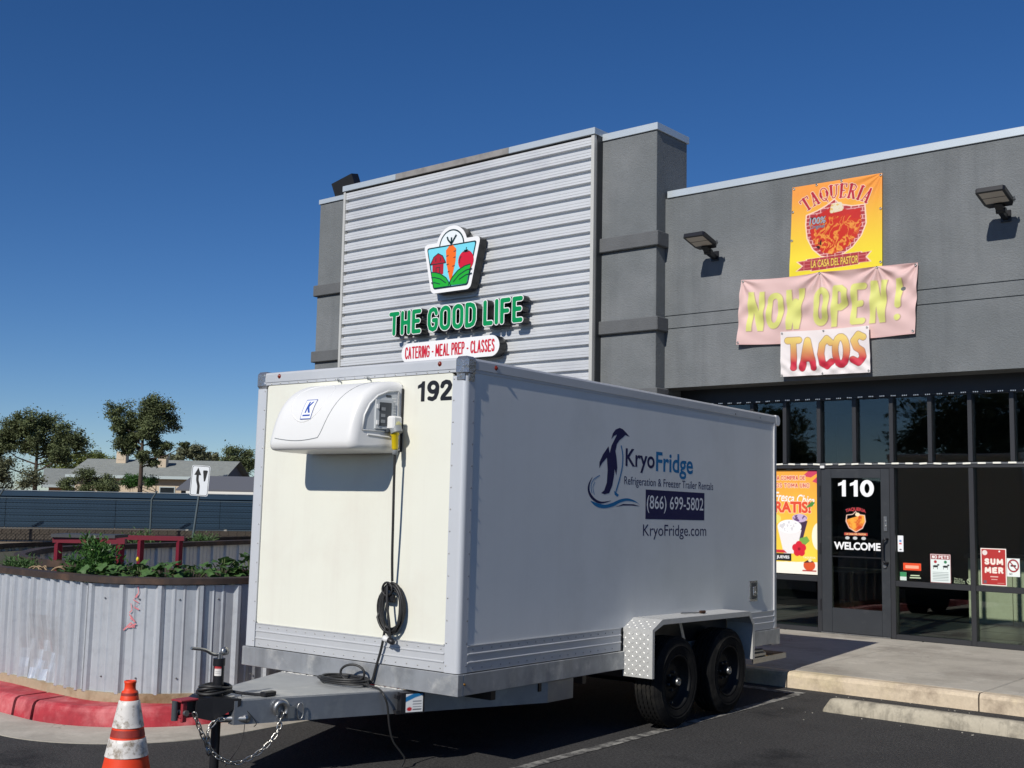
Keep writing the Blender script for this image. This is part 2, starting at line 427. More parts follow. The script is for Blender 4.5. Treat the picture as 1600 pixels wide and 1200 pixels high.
# ------------------------------------------------------------------ palette
m_asph = M('asphalt', (.046, .045, .045), .9, 0, .25, var=(48, .9), mix=((.068, .066, .064), .55, .42, .70), bump=(80, 1.0, .010), mix2=((.022, .022, .023), 1.1, .53, .70))
def add_cracks(m, scale, width, dark):
    n = m.node_tree.nodes; l = m.node_tree.links; b = n['Principled BSDF']; src = b.inputs['Base Color'].links[0].from_socket
    tc = n.new('ShaderNodeTexCoord'); nz = n.new('ShaderNodeTexNoise'); nz.inputs['Scale'].default_value = scale*3.1; nz.inputs['Detail'].default_value = 6
    mx = n.new('ShaderNodeVectorMath'); mx.operation = 'SCALE'; mx.inputs['Scale'].default_value = .55/scale; ad = n.new('ShaderNodeVectorMath'); ad.operation = 'ADD'
    v = n.new('ShaderNodeTexVoronoi'); v.feature = 'DISTANCE_TO_EDGE'; v.inputs['Scale'].default_value = scale
    l.new(tc.outputs['Object'], nz.inputs['Vector']); l.new(nz.outputs['Color'], mx.inputs[0]); l.new(tc.outputs['Object'], ad.inputs[0]); l.new(mx.outputs[0], ad.inputs[1]); l.new(ad.outputs[0], v.inputs['Vector'])
    r = n.new('ShaderNodeMapRange'); r.inputs['From Min'].default_value = width; r.inputs['From Max'].default_value = 0; l.new(v.outputs['Distance'], r.inputs['Value'])
    n2 = n.new('ShaderNodeTexNoise'); n2.inputs['Scale'].default_value = scale*1.3; l.new(tc.outputs['Object'], n2.inputs['Vector']); r2 = n.new('ShaderNodeMapRange'); r2.inputs['From Min'].default_value = .52; r2.inputs['From Max'].default_value = .60; l.new(n2.outputs['Fac'], r2.inputs['Value'])
    mu = n.new('ShaderNodeMath'); mu.operation = 'MULTIPLY'; l.new(r.outputs[0], mu.inputs[0]); l.new(r2.outputs[0], mu.inputs[1])
    x = n.new('ShaderNodeMix'); x.data_type = 'RGBA'; l.new(mu.outputs[0], x.inputs[0]); l.new(src, x.inputs[6]); x.inputs[7].default_value = (*dark, 1); l.new(x.outputs[2], b.inputs['Base Color'])
add_cracks(m_asph, .42, .006, (.012, .012, .012))
m_conc = M('concrete', srgb(178, 172, 160), .85, 0, .3, var=(38, .10), mix=(srgb(146, 140, 130), 1.3, .45, .72), bump=(120, .25, .003), mix2=(srgb(196, 190, 178), 3.1, .52, .75))
add_cracks(m_conc, .6, .004, (.12, .11, .10))
m_kerbc = M('kerb_concrete', srgb(202, 186, 162), .85, 0, .3, var=(30, .16), mix=(srgb(150, 134, 116), 3.1, .48, .7), bump=(90, .3, .004), mix2=(srgb(200, 185, 150), 1.3, .5, .7))
m_stop = M('wheel_stop_concrete', srgb(176, 168, 150), .85, 0, .3, var=(26, .12), streak=(9, srgb(88, 84, 76), .75), bump=(80, .35, .004), mix=(srgb(120, 114, 102), 4, .5, .7))
m_white_line = M('road_paint', srgb(150, 148, 142), .8, var=(60, .3), mix=((.055, .054, .053), 9, .40, .58))
m_stucco = M('grey_stucco', srgb(110, 114, 116), .9, 0, .25, streak=(1.6, srgb(84, 87, 89), .45), var=(2.2, .10), bump=(48, .55, .02), bump2=(130, .5, .008), mix=(srgb(124, 127, 129), .7, .42, .68))
m_stucco_d = M('dark_stucco_band', srgb(98, 100, 102), .9, 0, .25, var=(3.0, .12), bump=(46, .55, .02), bump2=(150, .35, .006))
m_cap = M('parapet_metal', srgb(196, 204, 208), .38, .35, .5, var=(1.3, .06))
m_cap_d = M('weathered_parapet_metal', srgb(150, 146, 142), .55, .2, .4, var=(2.3, .12), mix=(srgb(120, 116, 112), 2.2, .5, .7))
m_galv = M('ribbed_steel', srgb(208, 210, 212), .42, .15, .5, var=(1.1, .05), mix=(srgb(190, 192, 196), .6, .5, .75))
m_trim = M('steel_trim', srgb(205, 203, 196), .45, .3)
m_frame = M('dark_bronze_aluminium', srgb(54, 55, 58), .45, .3, .5, var=(3, .08))
m_frame_d = M('door_paint', srgb(52, 55, 59), .5, .2, .5, var=(4, .10), mix=(srgb(66, 68, 70), 5, .55, .75))
m_glass = glass_mat('window_glass', (.80, .84, .80), .055)
m_black = M('black_plastic', (.012, .012, .014), .45)
m_blackm = M('black_paint', (.013, .013, .015), .35, 0, .5, var=(20, .2))
m_white = M('white_plastic', srgb(226, 226, 224), .35, 0, .5, var=(2, .02))
m_wpanel = M('gelcoat_panel', srgb(227, 227, 214), .30, 0, .5, var=(1.3, .025), bump=(1.1, .06, .02), mix=(srgb(220, 216, 203), .9, .5, .75), streak=(4, srgb(214, 210, 198), .35))
m_side = M("gelcoat_side", srgb(232, 232, 228), .20, 0, .5, var=(.8, .035), bump=(.9, .06, .03), mix=(srgb(222, 222, 217), 1.2, .5, .78), streak=(2.2, srgb(220, 218, 212), .3), rvar=.05)
m_alu = M('brushed_aluminium', srgb(204, 206, 208), .42, .30, .5, var=(2.2, .05), bump=(220, .05, .001, (1, 1, .05)), rvar=.06)
m_rail = M('mill_aluminium', srgb(168, 171, 174), .45, .50, .5, var=(5, .14), streak=(5, srgb(130, 132, 134), .5), mix=(srgb(206, 206, 202), 4, .52, .66), mix2=(srgb(140, 143, 146), 2.1, .5, .66), rvar=.12)
m_post = M('anodised_aluminium', srgb(206, 209, 213), .38, .20, .5, var=(2, .03))
m_chrome = M('polished_steel', srgb(176, 178, 180), .24, .75, .5, bump=(16, .5, .03), var=(9, .2))
m_steel = M('zinc_steel', srgb(170, 170, 168), .35, .9, .5, var=(30, .2))
m_tread = M('diamond_plate', srgb(206, 206, 203), .42, .38, .5, var=(14, .08))
m_tyre = M('tyre_rubber', (.010, .010, .010), .85, 0, .15, var=(18, .3), mix=((.035, .032, .027), 6, .5, .75))
m_red_l = M('marker_lens', srgb(120, 40, 26), .25)
m_navy = M('navy_vinyl', srgb(30, 31, 78), .6, spec=.25); m_blue = M('blue_vinyl', srgb(26, 116, 168), .6, spec=.25)
m_ink = M('black_vinyl', (.012, .012, .014), .4); m_wvinyl = M('white_vinyl', srgb(238, 238, 238), .4)
m_yellow = M('yellow_plastic', srgb(225, 196, 20), .4); m_grey = M('grey_plastic', srgb(140, 144, 146), .45); m_dgrey = M('dark_grey_plastic', srgb(70, 74, 78), .4)
m_cable = M('rubber_cable', (.018, .018, .018), .5)
m_print = M('printed_sheet', attr='print', rough=.5, spec=.4)
m_vinyl = M('printed_banner', attr='print', rough=.6, spec=.3, bump=(300, .08, .001), trans=.12)
# ================================================================== SETTING
def sheet(name, loops, z, mat, zb=None):
    mb = MB(); fn = lambda x, y, d: (x, y, d)
    if zb is None: mb.flat(loops, fn, z)
    else: mb.solid(loops, fn, zb, z)
    return tag(mb.build(name, mat), kind='structure')
m_dirt = M('desert_ground', srgb(150, 132, 108), .95, var=(.05, .15), mix=(srgb(120, 108, 90), .02, .4, .7))
sheet('ground', [[(-1500, -1500), (1500, -1500), (1500, 1500), (-1500, 1500)]], -.03, m_dirt)
sheet('parking_lot', [[(-36, -45), (60, -45), (60, 40), (-36, 40)]], 0.0, m_asph)

# sidewalk of cast slabs with a kerb edge
YK, YW, YP, YL, YS = 10.755, 14.037, 13.80, 13.60, 14.507
joints = [-18.3+1.85*k for k in range(0, 18)]
joints = [j+.02 for j in joints]
sw = tag(bpy.data.objects.new('sidewalk', None), kind='structure'); col.objects.link(sw)
for j0, j1 in zip(joints[:-1], joints[1:]):
    MB().box(j0+.006, j1-.006, YK+.155, 14.46, -.05, .155, .008).build('slab', m_conc, sw)
    mb = MB(); n = 14; prof = [(YK-.004, -.05), (YK, .115), (YK+.012, .142), (YK+.04, .154), (YK+.147, .155), (YK+.147, -.05)]
    V = []
    for i in range(n+1):
        x = j0+.007+(j1-j0-.014)*i/n
        for (y, z) in prof: V.append((x, y+random.uniform(-.003, .003), z+random.uniform(-.002, .002)))
    k = len(prof); F = [(i*k+q, i*k+(q+1) % k, (i+1)*k+(q+1) % k, (i+1)*k+q) for i in range(n) for q in range(k)]
    F += [tuple(range(k))[::-1], tuple(n*k+q for q in range(k))]
    mb.add(V, F).build('kerb_stone', m_kerbc, sw)
# painted bay lines
mb = MB(); mb.flat([[(-5.01, 4.6), (-4.92, 4.6), (-5.01, 10.4), (-5.10, 10.4)]], lambda x, y, d: (x, y, d), .004)
mb.flat([[(-7.4, 10.40), (-5.03, 10.40), (-5.03, 10.55), (-7.4, 10.55)]], lambda x, y, d: (x, y, d), .0045)
tag(mb.build('bay_line', m_white_line), kind='structure')

# wheel stop: long precast bar
def wheel_stop(x0, x1, y, label):
    mb = MB(); n = 36; V = []; prof = [(-.085, 0), (-.08, .05), (-.055, .105), (-.03, .12), (.03, .12), (.055, .105), (.08, .05), (.085, 0)]
    k = len(prof)
    for i in range(n+1):
        t = i/n; x = x0+(x1-x0)*t; e = min(1, min(t, 1-t)*(x1-x0)/.10); hs = .35+.65*math.sqrt(max(0, 1-(1-e)**2))
        for (yy, z) in prof: V.append((x+random.uniform(-.003, .003), y+yy*(.75+.25*hs)+random.uniform(-.003, .003), z*hs-.002))
    F = [(i*k+q, (i+1)*k+q, (i+1)*k+q+1, i*k+q+1) for i in range(n) for q in range(k-1)]
    F += [tuple(range(k)), tuple(n*k+q for q in range(k))[::-1]]
    mb.add(V, F, 0, True)
    return tag(mb.build('wheel_stop', m_stop), label, 'wheel stop')
wheel_stop(-4.48, -2.6, 9.80, 'stained grey concrete wheel stop lying on the asphalt in front of the shop')

# ------------------------------------------------------------------ planter, red kerb and gutter
def arc(cx, cy, r, a0, a1, n):
    return [(cx+r*math.cos(R(a0+(a1-a0)*i/n)), cy+r*math.sin(R(a0+(a1-a0)*i/n))) for i in range(n+1)]
kerb_path = [(-26, 4.74), (-14, 4.74), (-11, 4.74), (-10, 4.74)]+arc(-8.843, 5.966, 1.226, -90, 0, 20)+[(-7.62, 6.5), (-7.86, 8.0), (-8.0, 9.6), (-8.0, 10.7)]
wall_path = [(-16.1, 13.0), (-15.9, 11.4), (-15.3, 9.2), (-14.9, 7.8), (-14.3, 6.75), (-13.5, 5.95), (-12.6, 5.4), (-11.8, 5.14), (-11.2, 5.08), (-10.2, 5.08)]+arc(-8.74, 6.07, 1.0, -90, 0, 24)+[(-7.75, 6.6), (-7.95, 8.0), (-8.15, 9.6), (-8.15, 10.6)]
gut_path = [(-26, 4.30), (-14, 4.30), (-10, 4.30)]+arc(-8.447, 5.536, 1.227, -90, 0, 20)+[(-7.25, 6.4), (-7.5, 8.0), (-7.62, 9.6), (-7.62, 10.7)]
def resample(path, step):
    P = [Vector(p) for p in path]; L = [0]
    for a, b in zip(P[:-1], P[1:]): L.append(L[-1]+(b-a).length)
    n = max(2, int(round(L[-1]/step))); out = []; k = 0
    for i in range(n+1):
        s_ = L[-1]*i/n
        while k < len(P)-2 and L[k+1] < s_: k += 1
        t = (s_-L[k])/max(1e-9, L[k+1]-L[k]); out.append((P[k].lerp(P[k+1], t), (P[k+1]-P[k]).normalized(), s_))
    # smooth tangents
    res = []
    for i, (p_, t_, s_) in enumerate(out):
        t2 = out[min(i+1, n)][0]-out[max(i-1, 0)][0]; res.append((p_, t2.normalized(), s_))
    return res
def nrm(t): return Vector((t.y, -t.x))        # outward (right of travel) = towards the lot
sheet('gutter', [gut_path+[(p_[0], p_[1]) for p_ in kerb_path[::-1]]], .006, m_conc, zb=-.02)
m_redk = M('red_kerb_paint', srgb(176, 52, 62), .7, 0, .4, var=(7, .14), mix=(srgb(200, 112, 114), 5, .46, .68), bump=(60, .3, .004), mix2=(srgb(140, 38, 48), 2.4, .5, .7))
m_foot = M('footing_concrete', srgb(168, 152, 126), .9, var=(14, .16), mix=(srgb(120, 96, 64), 2.1, .5, .68), bump=(60, .35, .006))
kp = resample(kerb_path, .02)
rk = tag(bpy.data.objects.new('red_kerb', None), 'kerb painted red curving around the corrugated planter', 'kerb'); col.objects.link(rk)
cuts = [0]; s_ = 0
while cuts[-1] < kp[-1][2]-1.0: cuts.append(cuts[-1]+random.choice([1.8, 2.2, 2.6]))
# seam positions seen near the curve: x = -9.05 and -8.77
tot_left = [q[2] for q in kp if q[0].x < -9.05 and q[0].y < 4.9][-1]
cuts = [c for c in cuts if c < tot_left-1.0 or c > tot_left+2.2]+[tot_left, tot_left+.30]; cuts = sorted(cuts); cuts[-1] = min(cuts[-1], kp[-1][2])
cuts.append(kp[-1][2])
kprof = [(0.0, -.03), (-.012, .06), (-.02, .11), (-.032, .136), (-.06, .150), (-.33, .154), (-.33, -.03)]
for c0, c1 in zip(cuts[:-1], cuts[1:]):
    sel = [q for q in kp if c0+.004 <= q[2] <= c1-.004]
    if len(sel) < 2: continue
    V = []; k = len(kprof)
    for (p_, t_, s2) in sel:
        nn = nrm(t_)
        for (o_, z) in kprof: c_ = p_+nn*o_; V.append((c_.x+.002*math.sin(9*s2), c_.y+.002*math.sin(13*s2+1), z+.002*math.sin(7*s2)+random.uniform(-.0007, .0007)))
    n = len(sel); F = [(i*k+q, (i+1)*k+q, (i+1)*k+(q+1) % k, i*k+(q+1) % k) for i in range(n-1) for q in range(k)]
    F += [tuple(range(k)), tuple((n-1)*k+q for q in range(k))[::-1]]
    MB().add(V, F).build('kerb_segment', m_redk, rk)

pl = tag(bpy.data.objects.new('planter', None), 'raised planter walled in corrugated galvanised steel with dark rim', 'planter'); col.objects.link(pl)
m_gal = M('galvanised_sheet', srgb(208, 212, 217), .33, .45, .5, var=(2.5, .06), bump=(30, .03, .004), mix=(srgb(196, 200, 206), 14, .5, .7), streak=(9, srgb(168, 171, 176), .6))
m_rim = M('rusted_rim_steel', srgb(66, 56, 52), .7, .2, .4, var=(10, .25), mix=(srgb(92, 72, 60), 4, .5, .7))
m_soil = M('garden_soil', (.075, .066, .048), .95, mix=((.06, .075, .03), 5, .45, .6), var=(30, .4), bump=(25, .8, .03))
wp = resample(wall_path, .0125)
def rib(s2):
    """trapezoid ribs 0.305 m apart with two minor ribs between"""
    x = (s2+.03) % .305
    def trap(c_, w_, h_, sl_): d = abs(x-c_); return h_*max(0., min(1., (w_/2-d)/sl_+.5)) if d < w_ else 0
    return max(trap(.05, .050, .032, .014), trap(.155, .018, .007, .006), trap(.235, .018, .007, .006))
def rib2(s2):
    x = (s2+.02) % .155
    def trap(c_, w_, h_, sl_): d = abs(x-c_); return h_*max(0., min(1., (w_/2-d)/sl_+.5)) if d < w_ else 0
    return max(trap(.05, .060, .036, .022), trap(.112, .018, .010, .007))
s_split = [q[2] for q in wp if q[0].x < -8.62 and q[0].y < 5.12][-1]
zs = [.215, .25, .31, .38, .46, .55, .65, .76, .88, 1.0, 1.06]
def wall_panel(sel, flip=1):
    V = []; nz = len(zs)
    for (p_, t_, s2) in sel:
        nn = nrm(t_)*flip
        for z in zs:
            h = rib2(s2) if s2 < s_split else rib(s2)
            dx = (p_.x+9.28)/.26; dz = (z-.43)/.22; g = math.exp(-(dx*dx+dz*dz)) if p_.y < 5.3 and flip > 0 else 0       # crushed patch
            h = h*(1-.5*g)-.06*g+.016*g*abs(math.sin(14*p_.x+11*z))+.012*g*math.sin(31*p_.x-17*z)
            h += .004*math.sin(2.1*s2+3*z)
            c_ = p_+nn*h; V.append((c_.x, c_.y, z))
    n = len(sel); F = []
    for i in range(n-1):
        for j in range(nz-1):
            q = (i*nz+j, (i+1)*nz+j, (i+1)*nz+j+1, i*nz+j+1); F.append(q if flip > 0 else q[::-1])
    return MB().add(V, F)
bounds = [0.]; 
while bounds[-1] < wp[-1][2]-.3: bounds.append(bounds[-1]+.915)
for c0, c1 in zip(bounds[:-1], bounds[1:]):
    sel = [q for q in wp if c0 <= q[2] <= c1+.02]
    if len(sel) > 3: wall_panel(sel).build('wall_panel', m_gal, pl)
def sweep(path, prof, name, mat, parent, step=.08, z0=0, jitter=.0):
    q_ = resample(path, step); V = []; k = len(prof)
    for (p_, t_, s2) in q_:
        nn = nrm(t_)
        for (o_, z) in prof: c_ = p_+nn*o_; V.append((c_.x, c_.y, z+z0+random.uniform(-jitter, jitter)))
    n = len(q_); F = [(i*k+q, (i+1)*k+q, (i+1)*k+(q+1) % k, i*k+(q+1) % k) for i in range(n-1) for q in range(k)]
    F += [tuple(range(k)), tuple((n-1)*k+q for q in range(k))[::-1]]
    return MB().add(V, F).build(name, mat, parent)
front_path = wall_path
sm_ = MB()
for (p_, t_, s2) in wp[::1]:
    x = (s2+.03) % .305
    if s2 > s_split and abs(x-.195) < .0065:
        nn = nrm(t_); 
        for z in (.34, .95): sm_.lathe([(0, .006), (.006, .005), (.008, 0)], (p_.x+nn.x*.004, p_.y+nn.y*.004, z), (nn.x, nn.y, 0), 6)
o_ = sm_.build('screws', M('screw_steel', srgb(120, 122, 124), .4, .6), pl); o_['kind'] = 'stuff'
sweep(wall_path, [(.035, .10), (.03, .222), (-.25, .222), (-.25, .10)], 'footing', m_foot, pl)
sweep(front_path, [(.042, 1.068), (.044, 1.116), (-.055, 1.120), (-.055, 1.060)], 'rim', m_rim, pl, jitter=.0015)
# inner side: the bed wraps round a sunken patio
inner_path = [(-8.55, 10.6), (-8.55, 7.0), (-8.75, 6.35), (-9.3, 6.05), (-10.0, 6.0), (-11.0, 6.0), (-11.95, 6.23), (-12.73, 6.75), (-13.42, 7.35), (-13.8, 8.1), (-14.0, 8.96), (-14.67, 11.35), (-14.9, 13.0)]
ip = [tuple(q) for q in smooth_path([(a, b, 0) for a, b in inner_path], 6)]; ip = [(a, b) for a, b, c_ in ip]
m_gal_in = M('grey_painted_sheet', srgb(204, 205, 205), .45, .25, .5, var=(3, .1))
ipr = resample(ip, .0125)
V = []; F = []
for (p_, t_, s2) in ipr:
    nn = nrm(t_)
    for z in (.02, 1.06): c_ = p_+nn*rib(s2); V.append((c_.x, c_.y, z))
F = [(2*i, 2*i+1, 2*i+3, 2*i+2) for i in range(len(ipr)-1)]
MB().add(V, F).build('inner_panel', m_gal_in, pl)
sweep(ip, [(-.05, 1.055), (-.05, 1.122), (.06, 1.118), (.06, 1.055)], 'rim', m_rim, pl)
# soil between the two walls
outer = [(-16.0, 13.0), (-15.85, 11.4), (-15.25, 9.2), (-14.85, 7.82), (-14.27, 6.79), (-13.47, 5.99), (-12.58, 5.44), (-11.79, 5.17), (-11.2, 5.10), (-10.2, 5.10)]+arc(-8.74, 6.07, .98, -90, 0, 16)+[(-7.80, 6.6), (-8.0, 8.0), (-8.17, 9.6), (-8.17, 10.6)]
sl_ = MB(); sl_.flat([outer+[(a, b) for a, b in ip]], lambda x, y, d: (x, y, d), 1.02); sl_.build('soil', m_soil, pl)
# faded red scrawl on the sheet
m_redspray = M('red_spray', srgb(214, 120, 126), .6)
mb = MB(); gp = [(-8.245, 5.185), (-8.16, 5.225)]
def gfn(u, v, d):
    a = R(-62+9.5*u); r_ = 1.0105+d; return (-8.74+r_*math.cos(a), 6.07+r_*math.sin(a), .70+v*.36)
for st in ([(.75, .98), (.8, .85), (.7, .72)], [(.75, .8), (.55, .68), (.82, .62), (.6, .52), (.85, .47)], [(.45, .60), (.52, .45), (.4, .40)], [(.4, .36), (.7, .20), (.45, .28)], [(.15, .02), (.5, .18), (.7, .10), (.35, .08), (.75, .16)]):
    mb.ribbon(st, .035, gfn, .0)
mb.build('red_scrawl', m_redspray, pl)

# ================================================================== SHOP BUILDING
bd = thing('shop_building', 'grey stucco strip of shops with ribbed steel sign wall and dark storefront', 'building', (0, 0, 0))
def part(name, mat, mb, parent=None): return mb.build(name, mat, parent or bd)
# upper wall with two reglet lines, profile swept along X
prof = [(YW, 3.437)]
for z in (4.288, 4.474): prof += [(YW, z-.009), (YW+.014, z-.007), (YW+.014, z+.007), (YW, z+.009)]
prof += [(YW, 6.20), (YW+.44, 6.20), (YW+.44, 3.437)]
k = len(prof); V = [(x, y, z) for x in (-8.831, 14) for y, z in prof]
part('upper_wall', m_stucco, MB().add(V, [(q, (q+1) % k, k+(q+1) % k, k+q) for q in range(k)]+[tuple(range(k))[::-1], tuple(range(k, 2*k))]))
cap = part('parapet_cap', m_cap, MB().box(-8.79, 14, YW-.022, YW+.46, 6.204, 6.306, .004))
# pillar beside the sign wall with three raised bands
part('pillar', m_stucco, MB().box(-9.90, -8.833, YP, YP+.83, .15, 7.176, .006))
part('parapet_cap', m_cap, MB().box(-9.782, -8.81, YP-.024, YP+.86, 7.179, 7.286, .004))
for z0, z1 in ((5.47, 5.685), (4.243, 4.444), (3.215, 3.425)):
    part('band', m_stucco_d, MB().box(-9.80, -8.775, YP-.058, YW+.03, z0, z1, .012))
# sign wall
part('sign_wall_core', m_stucco, MB().box(-15.285, -9.800, 13.668, 14.5, .15, 7.24))
pit = .187; nrow = 20; zt = 7.215; V = []
rp = [(0, 0), (.001, .036), (.006, .040), (.001, .044), (0, .080), (.006, .084), (.001, .088), (.0, .118), (.052, .126), (.056, .172), (0, .187)]    # (depth, down)
pts = []
for r_ in range(nrow):
    for dpt, dn in rp[:-1]: pts.append((13.606+dpt, zt-r_*pit-dn))
V = [(x, y, z) for x in (-15.245, -9.855) for y, z in pts]; k = len(pts)
part('ribbed_sheet', m_galv, MB().add(V, [(q, k+q, k+q+1, q+1) for q in range(k-1)]))
part('trim', m_trim, MB().box(-15.300, -15.247, 13.590, 13.66, 3.2, 7.24, .003))
part('trim', m_trim, MB().box(-9.853, -9.795, 13.590, 13.66, 3.2, 7.24, .003))
part('sign_wall_core', m_frame_d, MB().box(-9.799, -9.785, 13.662, 13.86, .15, 7.24))  # thin dark sheet over the core's right side, shade put in by colour
for x0, x1, mm in ((-15.31, -13.97, m_cap), (-13.965, -11.45, m_cap_d), (-11.445, -9.775, m_cap)):
    part('parapet_cap', mm, MB().box(x0, x1, 13.57, 14.55, 7.244, 7.346, .004))
part('pillar', m_stucco, MB().box(-16.16, -15.287, YP, YP+.8, .15, 7.186, .006))
part('parapet_cap', m_cap, MB().box(-16.18, -15.305, YP-.024, YP+.82, 7.189, 7.276, .004))
for z0, z1 in ((5.462, 5.665), (4.245, 4.445)): part('band', m_stucco_d, MB().box(-16.215, -15.302, YP-.058, YP+.5, z0, z1, .012))
# body of the building behind
m_roof = M('flat_roof', srgb(150, 146, 140), .9)
part('rear_block', m_stucco, MB().box(-16.0, -9.0, 14.64, 26, .02, 6.0))
part('roof', m_roof, MB().box(-8.99, 14, 14.48, 26, 3.62, 5.9))
part('side_wall', m_stucco, MB().box(13.8, 14, 14.48, 26, .02, 3.60))
# interior
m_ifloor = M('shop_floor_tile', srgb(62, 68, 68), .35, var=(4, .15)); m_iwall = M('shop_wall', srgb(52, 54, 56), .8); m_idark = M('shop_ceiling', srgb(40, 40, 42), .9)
for ix in range(9):
    for iy in range(4):
        x0 = -8.9+ix*.9; y0 = 14.57+iy*.9
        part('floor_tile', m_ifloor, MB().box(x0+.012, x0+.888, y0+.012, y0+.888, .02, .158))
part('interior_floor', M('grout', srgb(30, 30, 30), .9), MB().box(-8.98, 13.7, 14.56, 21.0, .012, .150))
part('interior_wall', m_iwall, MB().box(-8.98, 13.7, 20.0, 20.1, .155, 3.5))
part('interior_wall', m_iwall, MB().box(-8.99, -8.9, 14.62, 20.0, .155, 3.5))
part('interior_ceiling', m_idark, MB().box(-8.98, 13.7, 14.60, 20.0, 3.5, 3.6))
# storefront frame
part('header', m_frame, MB().box(-8.82, 14, 14.470, 14.59, 3.205, 3.50))
UX = [-8.66+.4935*k for k in range(0, 26)]
LX = [UX[2], UX[4], UX[6]]+[UX[6]+.987*k for k in range(1, 11)]
for x in UX: part('mullion', m_frame, MB().box(x-.027, x+.027, 14.455, 14.565, 2.372, 3.203, .003))
for x in [UX[0]]+LX: part('mullion', m_frame, MB().box(x-.030, x+.030, 14.452, 14.565, .157, 2.298, .003))
part('transom', m_frame, MB().box(-8.69, 3.75, 14.450, 14.57, 2.300, 2.370, .003))
for a, b in zip(UX[:-1], UX[1:]): part('pane', m_glass, MB().box(a+.028, b-.028, 14.520, 14.528, 2.373, 3.203))
segs = [(UX[0], UX[2]), (UX[2], UX[4])]+list(zip(LX[2:-1], LX[3:]))
for a, b in segs:
    part('rail', m_frame, MB().box(a+.031, b-.031, 14.456, 14.562, .812, .880, .003))
    part('sill', m_frame, MB().box(a+.031, b-.031, 14.450, 14.565, .157, .216, .003))
    part('pane', m_glass, MB().box(a+.031, b-.031, 14.520, 14.528, .882, 2.298))
    part('pane', m_glass, MB().box(a+.031, b-.031, 14.520, 14.528, .218, .810))
# door
dr = part('door', m_frame_d, MB().box(-6.665, -6.520, 14.462, 14.506, .172, 2.296, .003).box(-5.850, -5.735, 14.462, 14.506, .172, 2.296, .003).box(-6.519, -5.851, 14.4625, 14.5055, 2.172, 2.295, .003).box(-6.519, -5.851, 14.4625, 14.5055, .174, .487, .003))
part('threshold', m_steel, MB().box(-6.665, -5.735, 14.44, 14.53, .156, .170, .003))
MB().box(-6.519, -5.851, 14.486, 14.494, .488, 2.171).build('glass', m_glass, dr)
MB().box(-6.519, -5.851, 14.470, 14.482, 1.142, 1.160, .003).build('push_rail', m_blackm, dr)
for z in (2.0, 1.25, .52): MB().cyl((-6.672, 14.452, z-.07), (-6.672, 14.452, z+.07), .012, n=10).build('hinge', m_black, dr)
MB().tube(smooth_path([(-5.765, 14.462, 1.40), (-5.77, 14.405, 1.40), (-5.80, 14.398, 1.37), (-5.808, 14.398, 1.25), (-5.80, 14.398, 1.13), (-5.775, 14.405, 1.10), (-5.765, 14.462, 1.10)], 5), .014, 8).build('handle', m_blackm, dr)
MB().box(-5.812, -5.768, 14.448, 14.461, 1.495, 1.685, .004).cyl((-5.79, 14.448, 1.62), (-5.79, 14.438, 1.62), .013).cyl((-5.79, 14.448, 1.56), (-5.79, 14.438, 1.56), .013).build('lock', m_steel, dr)
MB().cyl((-5.80, 14.461, 1.055), (-5.80, 14.44, 1.055), .022, n=16).build('lock_cylinder', m_steel, dr)
MB().box(-6.66, -6.60, 14.43, 14.448, 2.30, 2.335, .003).build('door_sensor', m_white, dr)

# counter inside, pale boards
ct = thing('counter', 'pale wood panelled counter seen through the right storefront windows', 'counter')
m_pale = M('pale_wood', srgb(216, 216, 194), .6, var=(5, .10), streak=(6, srgb(192, 190, 164), .6))
for k in range(9):
    x0 = -5.76+k*.62; MB().box(x0+.004, x0+.616, 17.45, 17.49, .16, 1.09, .003).build('board', m_pale, ct)
MB().box(-5.80, -.1, 17.40, 18.1, 1.092, 1.15, .004).build('counter_top', m_dgrey, ct)
MB().box(-5.74, -.2, 17.495, 18.0, .16, 1.09).build('carcass', m_dgrey, ct)
# a table and a drinks cooler deeper in the shop
tb = thing('cafe_table', 'small square table inside the shop behind the left windows', 'table', (-7.1, 16.4, .158))
MB().box(-.38, .38, -.38, .38, .70, .74, .006).build('table_top', m_dgrey, tb); MB().cyl((0, 0, .03), (0, 0, .70), .035).build('leg', m_black, tb); MB().box(-.25, .25, -.25, .25, 0, .03, .006).build('base', m_black, tb)

# lights strung along the storefront
m_led = M('led_lens', srgb(235, 240, 245), .4, emit=((.85, .93, 1.0), .2)); m_led2 = M('led_lens_off', srgb(236, 234, 222), .4)
st = thing('led_string', 'string of tiny three-dot white LED modules under the overhang', 'lights')
mb = MB(); mb.tube([(-9.0+.2*i, 14.462, 3.224+.003*math.sin(i*1.7)) for i in range(66)], .0035, 5); mb.build('wire', m_dgrey, st)
me = MB(); me.box(-.036, .036, -.004, .004, -.009, .009, .002)
for dx in (-.024, 0, .024): me.cyl((dx, -.004, 0), (dx, -.010, 0), .0085, .006, 8, 1)
me = me.mesh('led_module', [m_dgrey, m_led])
for k in range(48): inst('led_module', me, st, (-8.75+.147*k, 14.456, 3.224+.003*math.sin(k*.73)), (0, random.uniform(-.05, .05), 0))
st2 = thing('led_strip', 'white LED light strip running above the shop door', 'lights')
MB().tube([(-8.7+.2*i, 14.444, 2.352+.003*math.sin(i*1.3)) for i in range(50)], .006, 6).build('wire', m_grey, st2)
me = MB().box(-.048, .048, -.005, .005, -.011, .011, .003).mesh('led_module', m_led2)
for k in range(48): inst('led_module', me, st2, (-7.60+.178*k, 14.435, 2.353+.003*math.sin(k*.73)), (0, random.uniform(-.06, .06), 0))

